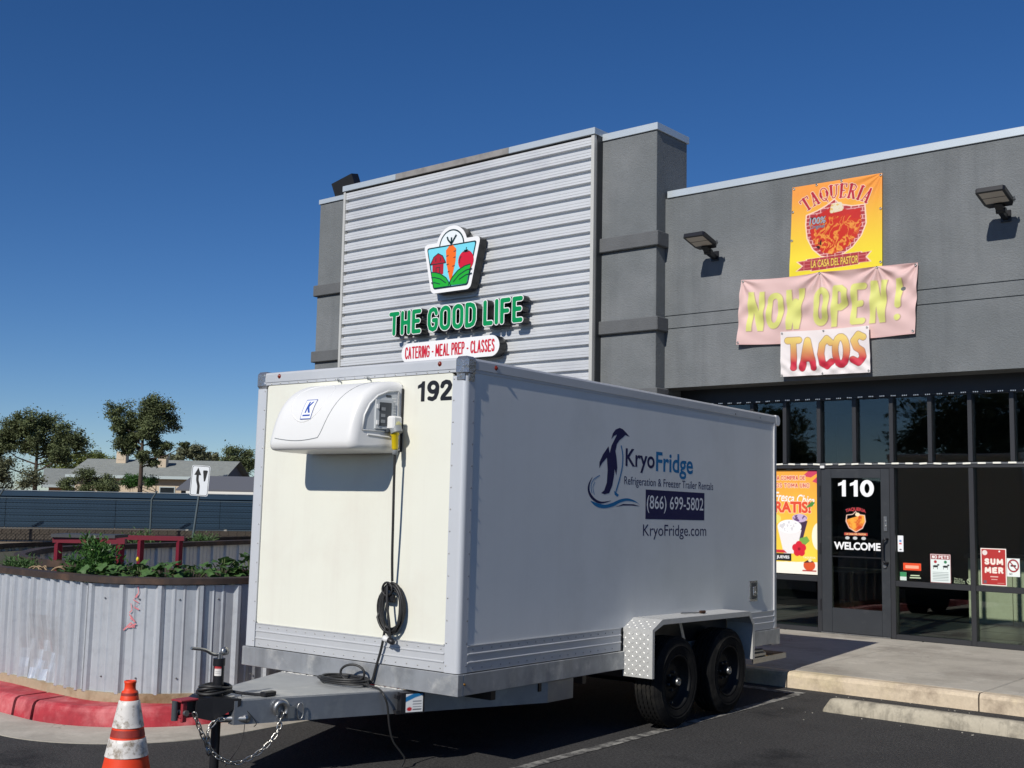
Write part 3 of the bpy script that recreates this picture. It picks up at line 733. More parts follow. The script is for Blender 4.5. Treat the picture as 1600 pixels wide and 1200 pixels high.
# wall lamps (shoebox LED heads)
m_lens = M('lamp_lens', srgb(196, 188, 176), .35)
def wall_lamp(x, z, label):
    t = thing('wall_lamp', label, 'lamp', (x, YW, z), group='area lights on the shop wall')
    MB().box(-.06, .06, -.018, -.001, -.10, .04, .004).build('wall_plate', m_blackm, t)
    MB().bar((0, -.01, -.05), (0, -.20, -.01), .06, .06).cyl((-.05, -.20, -.005), (.06, -.20, -.005), .034).bar((0, -.19, .0), (0, -.30, .07), .09, .06).build('arm', m_blackm, t)
    fn = lambda u, v, d: (u, -(.20+(v-.12)*.97-d*.243), .035+(v-.12)*.243+d*.97)
    out = [(-.13, .12), (.13, .12), (.165, .20), (.165, .52), (.145, .545), (-.145, .545), (-.165, .52), (-.165, .20)]
    hd = MB(); hd.solid([out], fn, .005, .058); hd.flat([out], fn, .005)
    for q in range(7):
        x0 = -.12+q*.04; hd.solid([[(x0-.006, .22), (x0+.006, .22), (x0+.006, .50), (x0-.006, .50)]], fn, .058, .075)
    hd = hd.build('head', m_blackm, t)
    for y0, y1 in ((.235, .365), (.378, .508)): MB().flat([[(-.132, y0), (.132, y0), (.132, y1), (-.132, y1)]], fn, .003).build('lens', m_lens, hd)
    MB().cyl((.13, -.26, .08), (.18, -.26, .10), .018).cyl((.17, -.26, .07), (.17, -.26, .13), .01).build('photocell', m_dgrey, t)
    return t
wall_lamp(-8.01, 5.285, 'black area light on the shop wall between pillar and orange banner')
wall_lamp(-4.10, 5.285, 'black area light on the shop wall right of the orange banner')
fl = thing('floodlight', 'black floodlight perched on the left end of the parapet', 'floodlight', (-15.62, 13.95, 7.28))
h = MB(); h.obox((0, 0, .20), (.97, .05, .23), (-.08, .97, .2), (-.22, -.22, .95), .26, .09, .15); h.build('head', m_blackm, fl)
MB().bar((0, .02, -.002), (0, .02, .12), .05, .012, (0, 1, 0)).build('bracket', m_blackm, fl)
# ================================================================== SIGNS ON THE RIBBED WALL
SF = 13.40                                   # face plane of the sign cabinets
def face(u, v, d): return (u, SF-d, v)
m_signw = M('sign_white_acrylic', srgb(236, 236, 236), .3); m_green = M('sign_green_acrylic', srgb(0, 140, 76), .3); m_return = M('sign_black_return', (.012, .013, .014), .35)
def P_(c): return M('sign_print_%d_%d_%d' % c, srgb(*c), .35)
def round_poly(pts, r, n=5):
    out = []; N = len(pts)
    for i in range(N):
        p0, p1, p2 = Vector(pts[i-1]), Vector(pts[i]), Vector(pts[(i+1) % N]); a = (p0-p1).normalized(); b = (p2-p1).normalized()
        rr = min(r, (p0-p1).length*.45, (p2-p1).length*.45); s0 = p1+a*rr; s1 = p1+b*rr
        for k in range(n+1): t = k/n; out.append(tuple((s0*(1-t)**2+p1*2*t*(1-t)+s1*t*t)))
    return out
# --- basket emblem
lg = thing('emblem_sign', 'basket shaped sign with barn, carrot and tomato on the ribbed wall', 'sign')
X0, X1, ZT, ZB = -13.08, -11.84, 5.905, 5.135
GX, GY = np.meshgrid(np.linspace(-13.3, -11.6, 130), np.linspace(5.0, 6.35, 104))
trap_o = round_poly([(-13.05, 5.93), (-12.87, 5.14), (-12.05, 5.14), (-11.86, 5.93)], .07)
sd_t = poly_sd(GX, GY, trap_o)-.02
sd_h = np.hypot(GX+12.455, (GY-5.86)*1.0)-.335
out_loops = contour(GX, GY, np.minimum(sd_t, sd_h))
mb = MB(); mb.solid(out_loops, face, -.17, 0, 0, 1); mb.build('cabinet', [m_signw, m_return], lg)
dk = P_((22, 52, 54))
def lay(name, loops, d, c, parent=lg): MB().flat(loops, face, d).build(name, P_(c), parent)
lay('print_handle', [[(-12.455+.275*math.cos(a), 5.86+.275*math.sin(a)) for a in np.linspace(0, 2*math.pi, 40)[:-1]]], .0015, (22, 52, 54))
lay('print_handle', [[(-12.455+.25*math.cos(a), 5.86+.25*math.sin(a)) for a in np.linspace(0, 2*math.pi, 40)[:-1]]], .003, (228, 236, 238))
tin = [(-13.0, 5.885), (-12.835, 5.185), (-12.085, 5.185), (-11.915, 5.885)]
lay('print_outline', [round_poly(tin, .05)], .0045, (22, 52, 54))
tin2 = [(-12.975, 5.862), (-12.815, 5.208), (-12.105, 5.208), (-11.94, 5.862)]
lay('print_sky', [round_poly(tin2, .04)], .006, (120, 214, 232))
ell = lambda cx, cy, rx, ry, n=28, a0=0, a1=360: [(cx+rx*math.cos(R(a)), cy+ry*math.sin(R(a))) for a in np.linspace(a0, a1, n)[:(-1 if a1-a0 == 360 else None)]]
lay('print_barn', [[(-12.86, 5.42), (-12.865, 5.60), (-12.91, 5.60), (-12.84, 5.72), (-12.74, 5.77), (-12.64, 5.72), (-12.57, 5.60), (-12.615, 5.60), (-12.62, 5.42)]], .0075, (176, 30, 44))
mb = MB()
for s_ in ([(-12.91, 5.60), (-12.57, 5.60)], [(-12.91, 5.60), (-12.84, 5.72), (-12.74, 5.77), (-12.64, 5.72), (-12.57, 5.60)], [(-12.78, 5.45), (-12.78, 5.54), (-12.70, 5.54), (-12.70, 5.45)], [(-12.79, 5.64), (-12.79, 5.70)], [(-12.69, 5.64), (-12.69, 5.70)]): mb.ribbon(s_, .016, face, .009)
mb.build('print_lines', dk, lg)
lay('print_tomato', [ell(-12.135, 5.585, .165, .165)], .0078, (206, 24, 52))
lay('print_carrot', [[(-12.57, 5.80), (-12.50, 5.865), (-12.42, 5.87), (-12.345, 5.80), (-12.355, 5.60), (-12.42, 5.36), (-12.46, 5.27), (-12.49, 5.36), (-12.555, 5.60)]], .009, (242, 110, 24))
mb = MB()
for s_ in ([(-12.46, 5.86), (-12.455, 6.0)], [(-12.46, 5.90), (-12.53, 5.97), (-12.55, 6.02)], [(-12.45, 5.90), (-12.39, 5.98), (-12.35, 6.03)]): mb.ribbon(s_, .03, face, .0105)
for (a, b, z) in ((-12.40, -12.35, 5.76), (-12.56, -12.51, 5.70), (-12.40, -12.355, 5.66), (-12.55, -12.50, 5.56), (-12.42, -12.37, 5.52), (-12.52, -12.48, 5.44)): mb.ribbon([(a, z), (b, z+.01)], .014, face, .0105)
for a in (60, 90, 120, 35, 145): mb.ribbon([(-12.135, 5.735), (-12.135+.085*math.cos(R(a)), 5.715+.05*math.sin(R(a)*1.0)-.02*(abs(a-90) > 30))], [.035, .006], face, .0105)
mb.ribbon([(-12.135, 5.74), (-12.125, 5.80)], .014, face, .0105); mb.ribbon([(-12.27, 5.56), (-12.265, 5.62), (-12.235, 5.67)], .016, face, .0105)
mb.build('print_lines', dk, lg)
hillR = [(-12.50, 5.22), (-12.42, 5.34), (-12.30, 5.44), (-12.15, 5.50), (-12.025, 5.515), (-12.11, 5.212)]
hillL = [(-12.878, 5.47), (-12.80, 5.465), (-12.68, 5.43), (-12.55, 5.35), (-12.44, 5.212), (-12.813, 5.212)]
lay('print_hill', [hillR], .012, (34, 170, 48)); lay('print_hill', [hillL], .0135, (34, 170, 48))
mb = MB()
for o_, s_ in ((0, hillR[:5]), (-.075, hillR[1:5]), (-.15, hillR[2:5])): mb.ribbon([(x+(.03 if o_ else 0), z+o_) for x, z in s_], .016, face, .0146)
for o_, s_ in ((0, hillL[:5]), (-.085, hillL[:4]), (-.17, hillL[:3])): mb.ribbon([(x, z+o_) for x, z in s_], .016, face, .0146)
mb.build('print_lines', dk, lg)
# --- green channel letters
STR = {
 'T': [[(0, 1), (.62, 1)], [(.31, 1), (.31, 0)]], 'H': [[(0, 1), (0, 0)], [(.56, 1), (.56, 0)], [(0, .5), (.56, .5)]],
 'E': [[(.5, 1), (0, 1), (0, 0), (.5, 0)], [(0, .52), (.42, .52)]], 'L': [[(0, 1), (0, 0), (.48, 0)]], 'I': [[(0, 1), (0, 0)]],
 'F': [[(.5, 1), (0, 1), (0, 0)], [(0, .5), (.42, .5)]],
 'O': [[(.31+.31*math.cos(R(a)), .5+(.25*math.sin(R(a))+(.25 if math.sin(R(a)) > 0 else -.25 if math.sin(R(a)) < -1e-9 else 0))) for a in range(0, 361, 15)]],
 'G': [[(.58, .78), (.5, .95), (.31, 1), (.1, .93), (0, .72), (0, .28), (.1, .07), (.31, 0), (.5, .05), (.6, .22), (.6, .45), (.36, .45)]],
 'D': [[(0, 0), (0, 1), (.25, 1), (.48, .93), (.58, .75), (.58, .25), (.48, .07), (.25, 0), (0, 0)]] }
gl = thing('letter_sign', 'green channel letters reading THE GOOD LIFE on the ribbed wall', 'sign')
bx0, bx1, bz0, bz1 = -13.80, -10.99, 4.535, 4.865
x = 0; lay_ = []
for ch in 'THE GOOD LIFE':
    if ch == ' ': x += .42; continue
    wch = max(p_[0] for s_ in STR[ch] for p_ in s_); lay_.append((ch, x)); x += wch+.40
totw = x-.40; sx = (bx1-bx0)/totw; sz = bz1-bz0
for ch, xo in lay_:
    S = [[(bx0+(xo+a)*sx, bz0+b*sz) for a, b in s_] for s_ in STR[ch]]
    allp = [q for s_ in S for q in s_]; lx0 = min(q[0] for q in allp)-.09; lx1 = max(q[0] for q in allp)+.09
    gx, gy = np.meshgrid(np.linspace(lx0, lx1, int((lx1-lx0)/.009)), np.linspace(bz0-.09, bz1+.09, 56))
    D = np.min([seg_d(gx, gy, s_) for s_ in S], 0)
    lo = contour(gx, gy, D-.049); li = contour(gx, gy, D-.035)
    o = MB().solid(lo, face, -.15, 0, 0, 1).build('letter', [m_signw, m_return], gl)
    MB().solid(li, face, .0, .004, 0, 0).build('letter_face', m_green, o)
# --- pill shaped line of text
ps = thing('pill_sign', 'white pill shaped sign with red lettering CATERING - MEAL PREP - CLASSES', 'sign')
pill = arc(-13.36, 4.18, .165, 90, 270, 14)+arc(-11.57, 4.18, .165, -90, 90, 14)
MB().solid([pill], face, -.17, 0, 0, 1).build('cabinet', [m_signw, m_return], ps)
STR.update({'C': [[(.5, .8), (.4, .96), (.25, 1), (.08, .92), (0, .7), (0, .3), (.08, .08), (.25, 0), (.4, .04), (.5, .2)]], 'A': [[(0, 0), (.28, 1), (.56, 0)], [(.12, .32), (.44, .32)]], 'R': [[(0, 0), (0, 1), (.3, 1), (.46, .9), (.46, .62), (.3, .52), (0, .52)], [(.26, .52), (.5, 0)]], 'N': [[(0, 0), (0, 1), (.5, 0), (.5, 1)]], 'M': [[(0, 0), (.04, 1), (.36, .25), (.68, 1), (.72, 0)]], 'P': [[(0, 0), (0, 1), (.3, 1), (.46, .9), (.46, .6), (.3, .48), (0, .48)]], 'S': [[(.44, .84), (.36, .98), (.18, 1), (.03, .88), (.03, .68), (.2, .55), (.38, .44), (.46, .28), (.4, .06), (.22, 0), (.06, .04), (0, .18)]], '-': [[(.05, .42), (.25, .42)]], 'U': [[(0, 1), (0, .25), (.1, .03), (.25, 0), (.4, .03), (.5, .25), (.5, 1)]]})
def stroke_layout(st_, x0, x1, y0, y1, r_, gap=.34, grouped=False):
    x = 0; L = []
    for ch in st_:
        if ch == ' ': x += .40; continue
        w_ = max(p_[0] for s_ in STR[ch] for p_ in s_); L.append((ch, x)); x += w_+gap
    tw_ = x-gap; sx_ = (x1-x0-2*r_)/tw_; sy_ = y1-y0-2*r_
    G = [[[(x0+r_+(xo+a)*sx_, y0+r_+b*sy_) for a, b in s_] for s_ in STR[ch]] for ch, xo in L]
    return G if grouped else [s_ for g_ in G for s_ in g_]
mb = MB()
for g_ in stroke_layout('CATERING - MEAL PREP - CLASSES', -13.44, -11.50, 4.085, 4.285, .012, grouped=True):
    q_ = [p_ for s_ in g_ for p_ in s_]; a_ = min(p_[0] for p_ in q_)-.03; b_ = max(p_[0] for p_ in q_)+.03
    gx, gy = np.meshgrid(np.linspace(a_, b_, max(16, int((b_-a_)/.004))), np.linspace(4.065, 4.305, 60)); mb.flat(contour(gx, gy, np.min([seg_d(gx, gy, s_) for s_ in g_], 0)-.0125), face, .003)
mb.build('lettering', P_((200, 20, 48)), ps)

# ================================================================== BANNERS
def lerp_c(a, b, t): return np.asarray(a)[None, None, :]*(1-t)[..., None]+np.asarray(b)[None, None, :]*t[..., None]
def banner_fn(c00, c10, c11, c01, hfun, base=.02):
    c00, c10, c11, c01 = (np.array(q) for q in (c00, c10, c11, c01))
    def f(U, V):
        P = ((1-U)*(1-V))[:, None]*c00+(U*(1-V))[:, None]*c10+(U*V)[:, None]*c11+((1-U)*V)[:, None]*c01
        h, sag = hfun(U, V); return np.c_[P[:, 0], YW-base-h, P[:, 1]+sag]
    return f
def grommets(parent, pts, fn, r=.016):
    for (u, v) in pts:
        q = fn(np.array([u]), np.array([v]))[0]; mb = MB(); mb.lathe([(r*.35, -.001), (r*.45, .006), (r, .005), (r, -.001)], (q[0], q[1]-.002, q[2]), (0, -1, 0), 12); mb.build('grommet', m_steel, parent)
# --- orange square banner
cv = Canvas(1.2, 1.2, 230, 230, 3)
cv.C[:] = lerp_c(srgb(246, 224, 60), srgb(247, 160, 72), np.clip((cv.Y/1.2-.15)/.75, 0, 1))
RED = srgb(186, 40, 62)
def arcwarp(V):
    x = (V[:, 0]-.57)/.44; z = V[:, 1]; th = x*.62; rr = .68+(z-.90)
    # rises left to right like the sheet, bowed upwards
    return np.c_[.60+rr*np.sin(th)*1.02, .29+rr*np.cos(th)]
# stencil-like slab capitals on the arc, drawn in unrolled coordinates
th_ = np.arctan2((cv.X-.60)/1.02, cv.Y-.29); rr_ = np.hypot((cv.X-.60)/1.02, cv.Y-.29); ux_ = .57+.44*th_/.62; uy_ = (rr_-.68)/.17
mk = np.zeros(cv.X.shape, bool); gp_ = np.zeros(cv.X.shape, bool)
SL = {'T': ([[(.5, .0), (.5, 1)]], [[(.05, 1), (.95, 1)], [(.25, 0), (.75, 0)], [(.05, .8), (.05, 1)], [(.95, .8), (.95, 1)]]), 'A': ([[(.78, 0), (.5, 1)]], [[(.2, 0), (.5, 1)], [(.3, .32), (.7, .32)], [(.05, 0), (.38, 0)], [(.6, 0), (.97, 0)]]),
 'Q': ([[(.2, .35), (.14, .5), (.2, .65)], [(.8, .35), (.86, .5), (.8, .65)]], [[(.5+.36*math.cos(R(a)), .5+.5*math.sin(R(a))) for a in range(0, 361, 20)], [(.5, .2), (.8, -.15)]]), 'U': ([[(.22, 1), (.22, .3)]], [[(.22, .3), (.35, .03), (.6, .03), (.78, .3), (.78, 1)], [(.05, 1), (.4, 1)], [(.62, 1), (.95, 1)]]),
 'E': ([[(.28, 0), (.28, 1)]], [[(.1, 0), (.85, 0), (.85, .22)], [(.1, 1), (.82, 1), (.82, .8)], [(.28, .52), (.65, .52)]]), 'R': ([[(.26, 0), (.26, 1)], [(.5, .5), (.85, 0)]], [[(.1, 1), (.55, 1), (.75, .85), (.72, .62), (.5, .5), (.26, .5)], [(.08, 0), (.45, 0)], [(.75, 0), (.98, 0)]]), 'I': ([[(.5, 0), (.5, 1)]], [[(.22, 0), (.78, 0)], [(.22, 1), (.78, 1)]])}
x_ = .135
for ch, wl_ in zip('TAQUERIA', (.115, .12, .13, .12, .11, .125, .075, .12)):
    for wd_, part_ in ((.030, 0), (.013, 1)):
        for s_ in SL[ch][part_]: mk |= seg_d(ux_, uy_*.16, [(x_+a*wl_*.92, b*.16) for a, b in s_]) < wd_/2
    x_ += wl_*.97
mk &= (uy_ > -.3) & (uy_ < 1.2)
cv.put(cv.dil(mk, 4), srgb(250, 222, 196)); cv.put(mk, RED)
sh = [(.58, .87), (.66, .80), (.80, .765), (.97, .76), (.985, .55), (.93, .42), (.82, .30), (.70, .235), (.56, .205), (.42, .24), (.31, .33), (.235, .46), (.21, .62), (.215, .73), (.36, .765), (.48, .81)]
sh = [(x, .19+(y-.2)*1.13) for x, y in sh]
def scale_poly(p_, s_, c_=(.60, .52)): return [(c_[0]+(x-c_[0])*s_, c_[1]+(y-c_[1])*s_) for x, y in p_]
cv.poly(scale_poly(sh, 1.045), srgb(250, 214, 190)); 
brick = srgb(178, 58, 66); cv.poly(sh, brick)
bm = poly_in(cv.X, cv.Y, sh); bx_ = np.floor(cv.Y/.05); cv.put(bm & ((np.abs(((cv.X+.5*(bx_ % 2)*.1)/.1) % 1-.5) > .43) | (np.abs((cv.Y/.05) % 1-.5) > .40)), srgb(232, 170, 168))
sh2 = scale_poly(sh, .875); inn = poly_in(cv.X, cv.Y, sh2)
cv.put(inn, srgb(176, 34, 36))
fl_n = fnoise(cv.X+.15*fnoise(cv.X, cv.Y, 6, 3), cv.Y*.55, 9, 5)
n2_ = fnoise(cv.X*1.6+.3*fnoise(cv.X, cv.Y, 8, 31), cv.Y*.8, 13, 17, 3); fire = lerp_c(srgb(206, 48, 34), srgb(250, 178, 74), np.clip(1-np.abs(n2_-.5)*9, 0, 1)*np.clip(1.25-cv.Y*.8, 0, 1))
cv.put(inn & (cv.Y < .78), fire); cv.put(inn & (fl_n < .36) & (cv.X < .42) & (cv.Y < .45), srgb(52, 20, 16))
cv.put(inn & (cv.Y > .70+.35*(cv.X-.2)) & (cv.X < .64), srgb(30, 30, 34))
cv.put(inn & (cv.Y > .74-.10*(cv.X-.45)+.12*(n2_-.5)), srgb(200, 44, 40))
cv.poly(round_poly([(.52, .77), (.54, .90), (.68, .91), (.71, .79)], .04), srgb(232, 220, 190))
cv.put(poly_in(cv.X, cv.Y, round_poly([(.52, .77), (.54, .90), (.68, .91), (.71, .79)], .04)) & (fnoise(cv.X, cv.Y, 40, 8) > .56), srgb(226, 190, 110))
cv.text('100%', .25, .47, .66, .75, srgb(176, 178, 190), bold=.02, shear=.1, out=(3, srgb(34, 34, 44)))
cv.text('Original', .26, .46, .59, .65, srgb(170, 172, 186), shear=.2, out=(2, srgb(34, 34, 44)))
rb = [(.11, .065), (.19, .12), (.115, .185), (.24, .19), (.24, .205), (.93, .225), (.93, .21), (1.05, .215), (.99, .15), (1.045, .085), (.90, .085), (.90, .07), (.30, .045), (.30, .06)]
cv.poly(scale_poly(rb, 1.05, (.58, .13)), srgb(250, 214, 190)); cv.poly(rb, brick)
bm = poly_in(cv.X, cv.Y, rb); cv.put(bm & ((np.abs((cv.X/.1) % 1-.5) > .44) | (np.abs((cv.Y/.045) % 1-.5) > .42)), srgb(214, 120, 120))
cv.text('LA CASA DEL PASTOR', .29, .90, .085, .185, srgb(246, 206, 96), bold=.02, out=(3, srgb(120, 24, 30)))
b1 = thing('square_banner', 'orange square banner reading TAQUERIA with a flaming brick shield', 'banner')
def h1(U, V):
    d = np.hypot(1-U, 1-V); a = np.arctan2(1-V, 1-U); h = .010*np.exp(-d*2.2)*np.sin(14*a)*np.clip(d*6, 0, 1)
    h += .006*np.sin(9*U+5*V)*np.sin(np.pi*U)*np.sin(np.pi*V)+.012*np.exp(-((V-.12)/.1)**2)*np.exp(-((U-.1)/.2)**2); return h, 0*U
f1 = banner_fn((-6.874, 4.832), (-5.603, 4.822), (-5.586, 6.030), (-6.82, 6.039), h1, .03)
cv.build('sheet', m_vinyl, f1, b1)
grommets(b1, [(.02, .98), (.28, .985), (.56, .985), (.985, .98), (.985, .62), (.015, .72), (.015, .40), (.985, .05)], f1)
# --- pink NOW OPEN! banner
cv = Canvas(2.45, .89, 330, 130, 3); cv.C[:] = srgb(226, 192, 187)
cv.put((np.abs(cv.Y-.445) > .425), srgb(222, 184, 180))
YEL = srgb(220, 220, 128)
NO_ = {'N': [[(0, -.2), (0, 1.2)], [(1, -.2), (1, 1.2)], [(0, 1.1), (1, -.1)]], 'O': [[(.5+.5*math.cos(R(t)), .5+(.22*math.sin(R(t))+(.26 if math.sin(R(t)) > 0 else -.26))) for t in list(range(1, 180, 12))+list(range(181, 360, 12))+[361]]], 'W': [[(-.08, 1.2), (.18, -.1), (.5, .75), (.82, -.1), (1.08, 1.2)]], 'P': [[(0, -.2), (0, 1.02), (.55, 1.02), (.95, .92), (.95, .55), (.55, .45), (0, .45)]], 'E': [[(.9, 1.02), (0, 1.02), (0, -.02), (.9, -.02)], [(0, .5), (.75, .5)]], '!': [[(.5, 1.2), (.5, .35)], [(.5, -.02)]]}
for st_, a, b in (('NOW', .12, .97), ('OPEN', 1.08, 2.10), ('!', 2.12, 2.34)):
    mk = np.zeros(cv.X.shape, bool); wch = (b-a)/len(st_)
    for i_, ch in enumerate(st_):
        x0 = a+i_*wch+.045; w2 = wch-.09-.03
        for s_ in NO_[ch]: 
            q_ = [(x0+u_*w2, .24+v_*.42) for u_, v_ in s_]; mk |= seg_d(cv.X, cv.Y, q_) < .040
    mk &= (cv.Y > .185) & (cv.Y < .715)
    sh_ = cv.dil(np.roll(np.roll(mk, 3, 1), -2, 0), 2); cv.put(sh_, srgb(178, 140, 134)); cv.put(mk, YEL)
b2 = thing('pink_banner', 'faded pink vinyl banner reading NOW OPEN! in yellow letters', 'banner')
def h2(U, V):
    h = .022*np.sin(2*np.pi*(1.6*U-1.1*V)+.6)*np.sin(np.pi*V)*.6
    for (gu, gv, am) in ((0.47, 1.0, .030), (.79, 1.0, .030), (0, 1, .02), (1, 1, .022)):
        du = (U-gu)*2.75; dv = V-gv; d = np.hypot(du, dv); a = np.arctan2(-dv, du); h += am*np.exp(-1.9*d)*np.sin(9*a+gu*5)*np.clip(d*5, 0, 1)
    h += .018*np.sin(21*U+6*V)*np.clip(1-V, 0, 1)*np.sin(np.pi*U)+.013*np.sin(34*U-11*V+2*np.sin(5*V))*np.exp(-((V-.45)/.3)**2)+.010*np.sin(25*U+19*V+1.5*np.sin(7*U))*np.sin(np.pi*V)
    h += .035*np.exp(-((U)/.06)**2)*(1-V)
    sag = -.025*np.sin(np.pi*np.clip(U/.47, 0, 1))*V-.012*np.sin(np.pi*np.clip((U-.47)/.32, 0, 1))*V-.03*np.sin(np.pi*U)*(1-V)
    return h, sag
f2 = banner_fn((-7.640, 3.970), (-5.195, 3.931), (-5.148, 4.817), (-7.579, 4.866), h2, .045)
cv.build('sheet', m_vinyl, f2, b2); grommets(b2, [(.012, .97), (.47, .985), (.79, .985), (.99, .97), (.01, .03), (.99, .04)], f2)
# --- TACOS banner
cv = Canvas(1.21, .6, 210, 106, 3); cv.C[:] = srgb(236, 228, 226)
grad = lerp_c(srgb(202, 50, 70), srgb(236, 208, 120), np.clip((cv.Y/.6-.30)/.48, 0, 1))
mk = np.zeros(cv.X.shape, bool); LS = {'T': [[(0, 1), (.9, 1)], [(.45, 1), (.45, 0)]], 'A': [[(0, 0), (.45, 1), (.9, 0)], [(.2, .35), (.7, .35)]], 'C': [[(.8, .85), (.5, 1), (.15, .8), (.05, .45), (.2, .1), (.5, 0), (.8, .15)]], 'O': [[(.45+.42*math.cos(R(a)), .5+.5*math.sin(R(a))) for a in range(0, 361, 20)]], 'S': [[(.8, .9), (.45, 1), (.12, .8), (.3, .55), (.65, .42), (.75, .2), (.45, 0), (.05, .12)]]}
for ch, x0, dz in (('T', .08, .0), ('A', .28, -.01), ('C', .53, .0), ('O', .73, .01), ('S', .96, .02)):
    for s_ in LS[ch]: mk |= seg_d(cv.X, cv.Y, [(x0+.02+a*.185, .115+dz+b*.36) for a, b in s_]) < .042
cv.put(cv.dil(mk, 3), srgb(128, 84, 80)); cv.put(mk, grad)
b3 = thing('tacos_banner', 'white banner reading TACOS in letters fading from yellow to red', 'banner')
def h3(U, V):
    h = .010*np.sin(16*U+5*V)*np.sin(np.pi*V)+.016*np.sin(26*U-14*V)*np.exp(-((V-.15)/.18)**2)*np.sin(np.pi*U)+.006*np.sin(40*U+22*V)*np.exp(-((V-.2)/.2)**2); return h, -.012*np.sin(np.pi*U)*V
f3 = banner_fn((-6.966, 3.488), (-5.747, 3.478), (-5.756, 4.074), (-6.971, 4.090), h3, .105)
cv.build('sheet', m_vinyl, f3, b3); grommets(b3, [(.02, .96), (.5, .97), (.98, .96), (.015, .03), (.48, .03), (.985, .04)], f3, .013)

# ================================================================== PRINTS ON THE STOREFRONT
def flat_fn(x0, x1, z0, z1, y): return lambda U, V: np.c_[x0+(x1-x0)*U, np.full(U.shape, y), z0+(z1-z0)*V]
def plate(name, label, cat, cv, x0, x1, z0, z1, y=14.512, backing=True):
    t = thing(name, label, cat)
    cv.build('print', m_print, flat_fn(x0, x1, z0, z1, y), t)
    if backing: MB().box(x0, x1, y+.001, y+.004, z0, z1).build('backing', m_white, t)
    return t
# tall drinks poster
w_, h_ = .915, 1.375; cv = Canvas(w_, h_, 150, 225, 3)
cv.C[:] = lerp_c(srgb(250, 210, 70), srgb(246, 168, 62), np.clip((cv.Y-.3)/.9, 0, 1)); nz = fnoise(cv.X, cv.Y, 5, 21); cv.C *= (.94+.12*nz)[..., None]
cv.put(cv.Y < .13+.05*nz, srgb(246, 240, 226)); cv.ell(.93, .50, .10, .18, srgb(250, 240, 214))
pk = srgb(206, 66, 96)
cv.poly([(.70, 1.29), (.80, 1.37), (.92, 1.375), (.92, 1.33), (.82, 1.27)], pk); cv.poly([(.84, 1.22), (.92, 1.29), (.92, 1.19)], pk)
for tx, a, b, z in (('LA COMPRA DE', .28, .74, 1.235), ('COS TOMA UNO', .26, .80, 1.135)): [cv.stroke(s_, .021, srgb(252, 228, 196)) for s_ in stroke_layout(tx, a, b, z, z+.062, .006)]; [cv.stroke(s_, .011, srgb(206, 66, 48)) for s_ in stroke_layout(tx, a, b, z, z+.062, .006)]
cv.text('Fresca Chica', .28, .87, .965, 1.085, srgb(250, 248, 240), bold=.015, shear=.35, warp=lambda V: np.c_[V[:, 0], V[:, 1]-(V[:, 0]-.28)*.10], out=(2, srgb(224, 140, 60)))
cv.text('GRATIS!', .14, .82, .80, .955, srgb(226, 78, 48), bold=.05, out=(3, srgb(252, 226, 180)))
cv.poly([(.74, .87), (.83, .955), (.88, .945), (.84, .89)], srgb(74, 140, 60))
cv.poly([(.56, .72), (.77, .70), (.70, .46), (.55, .44)], srgb(64, 44, 70)); cv.ell(.655, .735, .11, .055, srgb(200, 176, 208)); cv.put((((cv.X-.655)/.1)**2+((cv.Y-.735)/.045)**2 < 1) & (fnoise(cv.X, cv.Y, 30, 4) > .53), srgb(92, 60, 110))
cv.poly([(.33, .60), (.68, .58), (.60, .27), (.42, .26)], srgb(236, 232, 230)); cv.ell(.505, .62, .175, .09, srgb(248, 246, 244)); cv.put((((cv.X-.505)/.15)**2+((cv.Y-.62)/.07)**2 < 1) & (fnoise(cv.X, cv.Y, 22, 14) > .55), srgb(214, 212, 214))
cv.poly([(.66, .47), (.76, .50), (.80, .44), (.73, .38), (.64, .42)], srgb(120, 168, 70)); cv.ell(.30, .72, .08, .06, srgb(232, 220, 110))
for a in range(5): cv.ell(.645+.055*math.cos(R(a*72+20)), .33+.055*math.sin(R(a*72+20)), .05, .05, srgb(214, 30, 52))
cv.ell(.645, .33, .02, .02, srgb(150, 10, 30)); cv.poly([(.20, .27), (.47, .27), (.42, .31), (.20, .31)], srgb(206, 44, 54)); cv.rect(.20, .53, .165, .265, srgb(22, 22, 24)); cv.text('A JUEVES', .26, .50, .185, .235, srgb(250, 250, 250), bold=.02)
cv.text('TAQUERIA', .70, .88, .205, .235, srgb(250, 236, 200), bold=.02); cv.ell(.79, .12, .085, .07, srgb(214, 84, 40)); cv.poly([(.70, .15), (.79, .20), (.86, .165)], srgb(40, 36, 40)); cv.ell(.80, .185, .025, .02, srgb(240, 226, 180)); cv.rect(.69, .89, .04, .06, srgb(176, 58, 50))
plate('window_poster', 'tall yellow drinks poster filling the window left of the door', 'poster', cv, -7.636, -6.734, .895, 2.282, 14.505)
# numbers and welcome on the door glass
dn = thing('door_number', 'large white number 110 on the glass of the shop door', 'number')
dfn = lambda u, v, d: (u, 14.482-d, v)
mb = MB(); text_into(mb, '110', -6.43, -5.945, 1.930, 2.148, dfn, 0, bold=.055); mb.build('digits', m_wvinyl, dn)
wl = thing('welcome_lettering', 'white word WELCOME on the glass of the shop door', 'lettering')
mb = MB(); text_into(mb, 'WELCOME', -6.495, -5.868, 1.243, 1.343, dfn, 0, bold=.035)
mb.build('letters', m_wvinyl, wl)
dd = thing('door_emblem', 'small TAQUERIA shield emblem on the shop door glass', 'emblem')
cv = Canvas(.34, .40, 70, 82, 3); cv.C[:] = (.02, .021, .023)
cv.text('TAQUERIA', .04, .30, .315, .36, srgb(206, 50, 56), bold=.02, warp=lambda V: np.c_[V[:, 0], V[:, 1]+.03-1.6*(V[:, 0]-.17)**2])
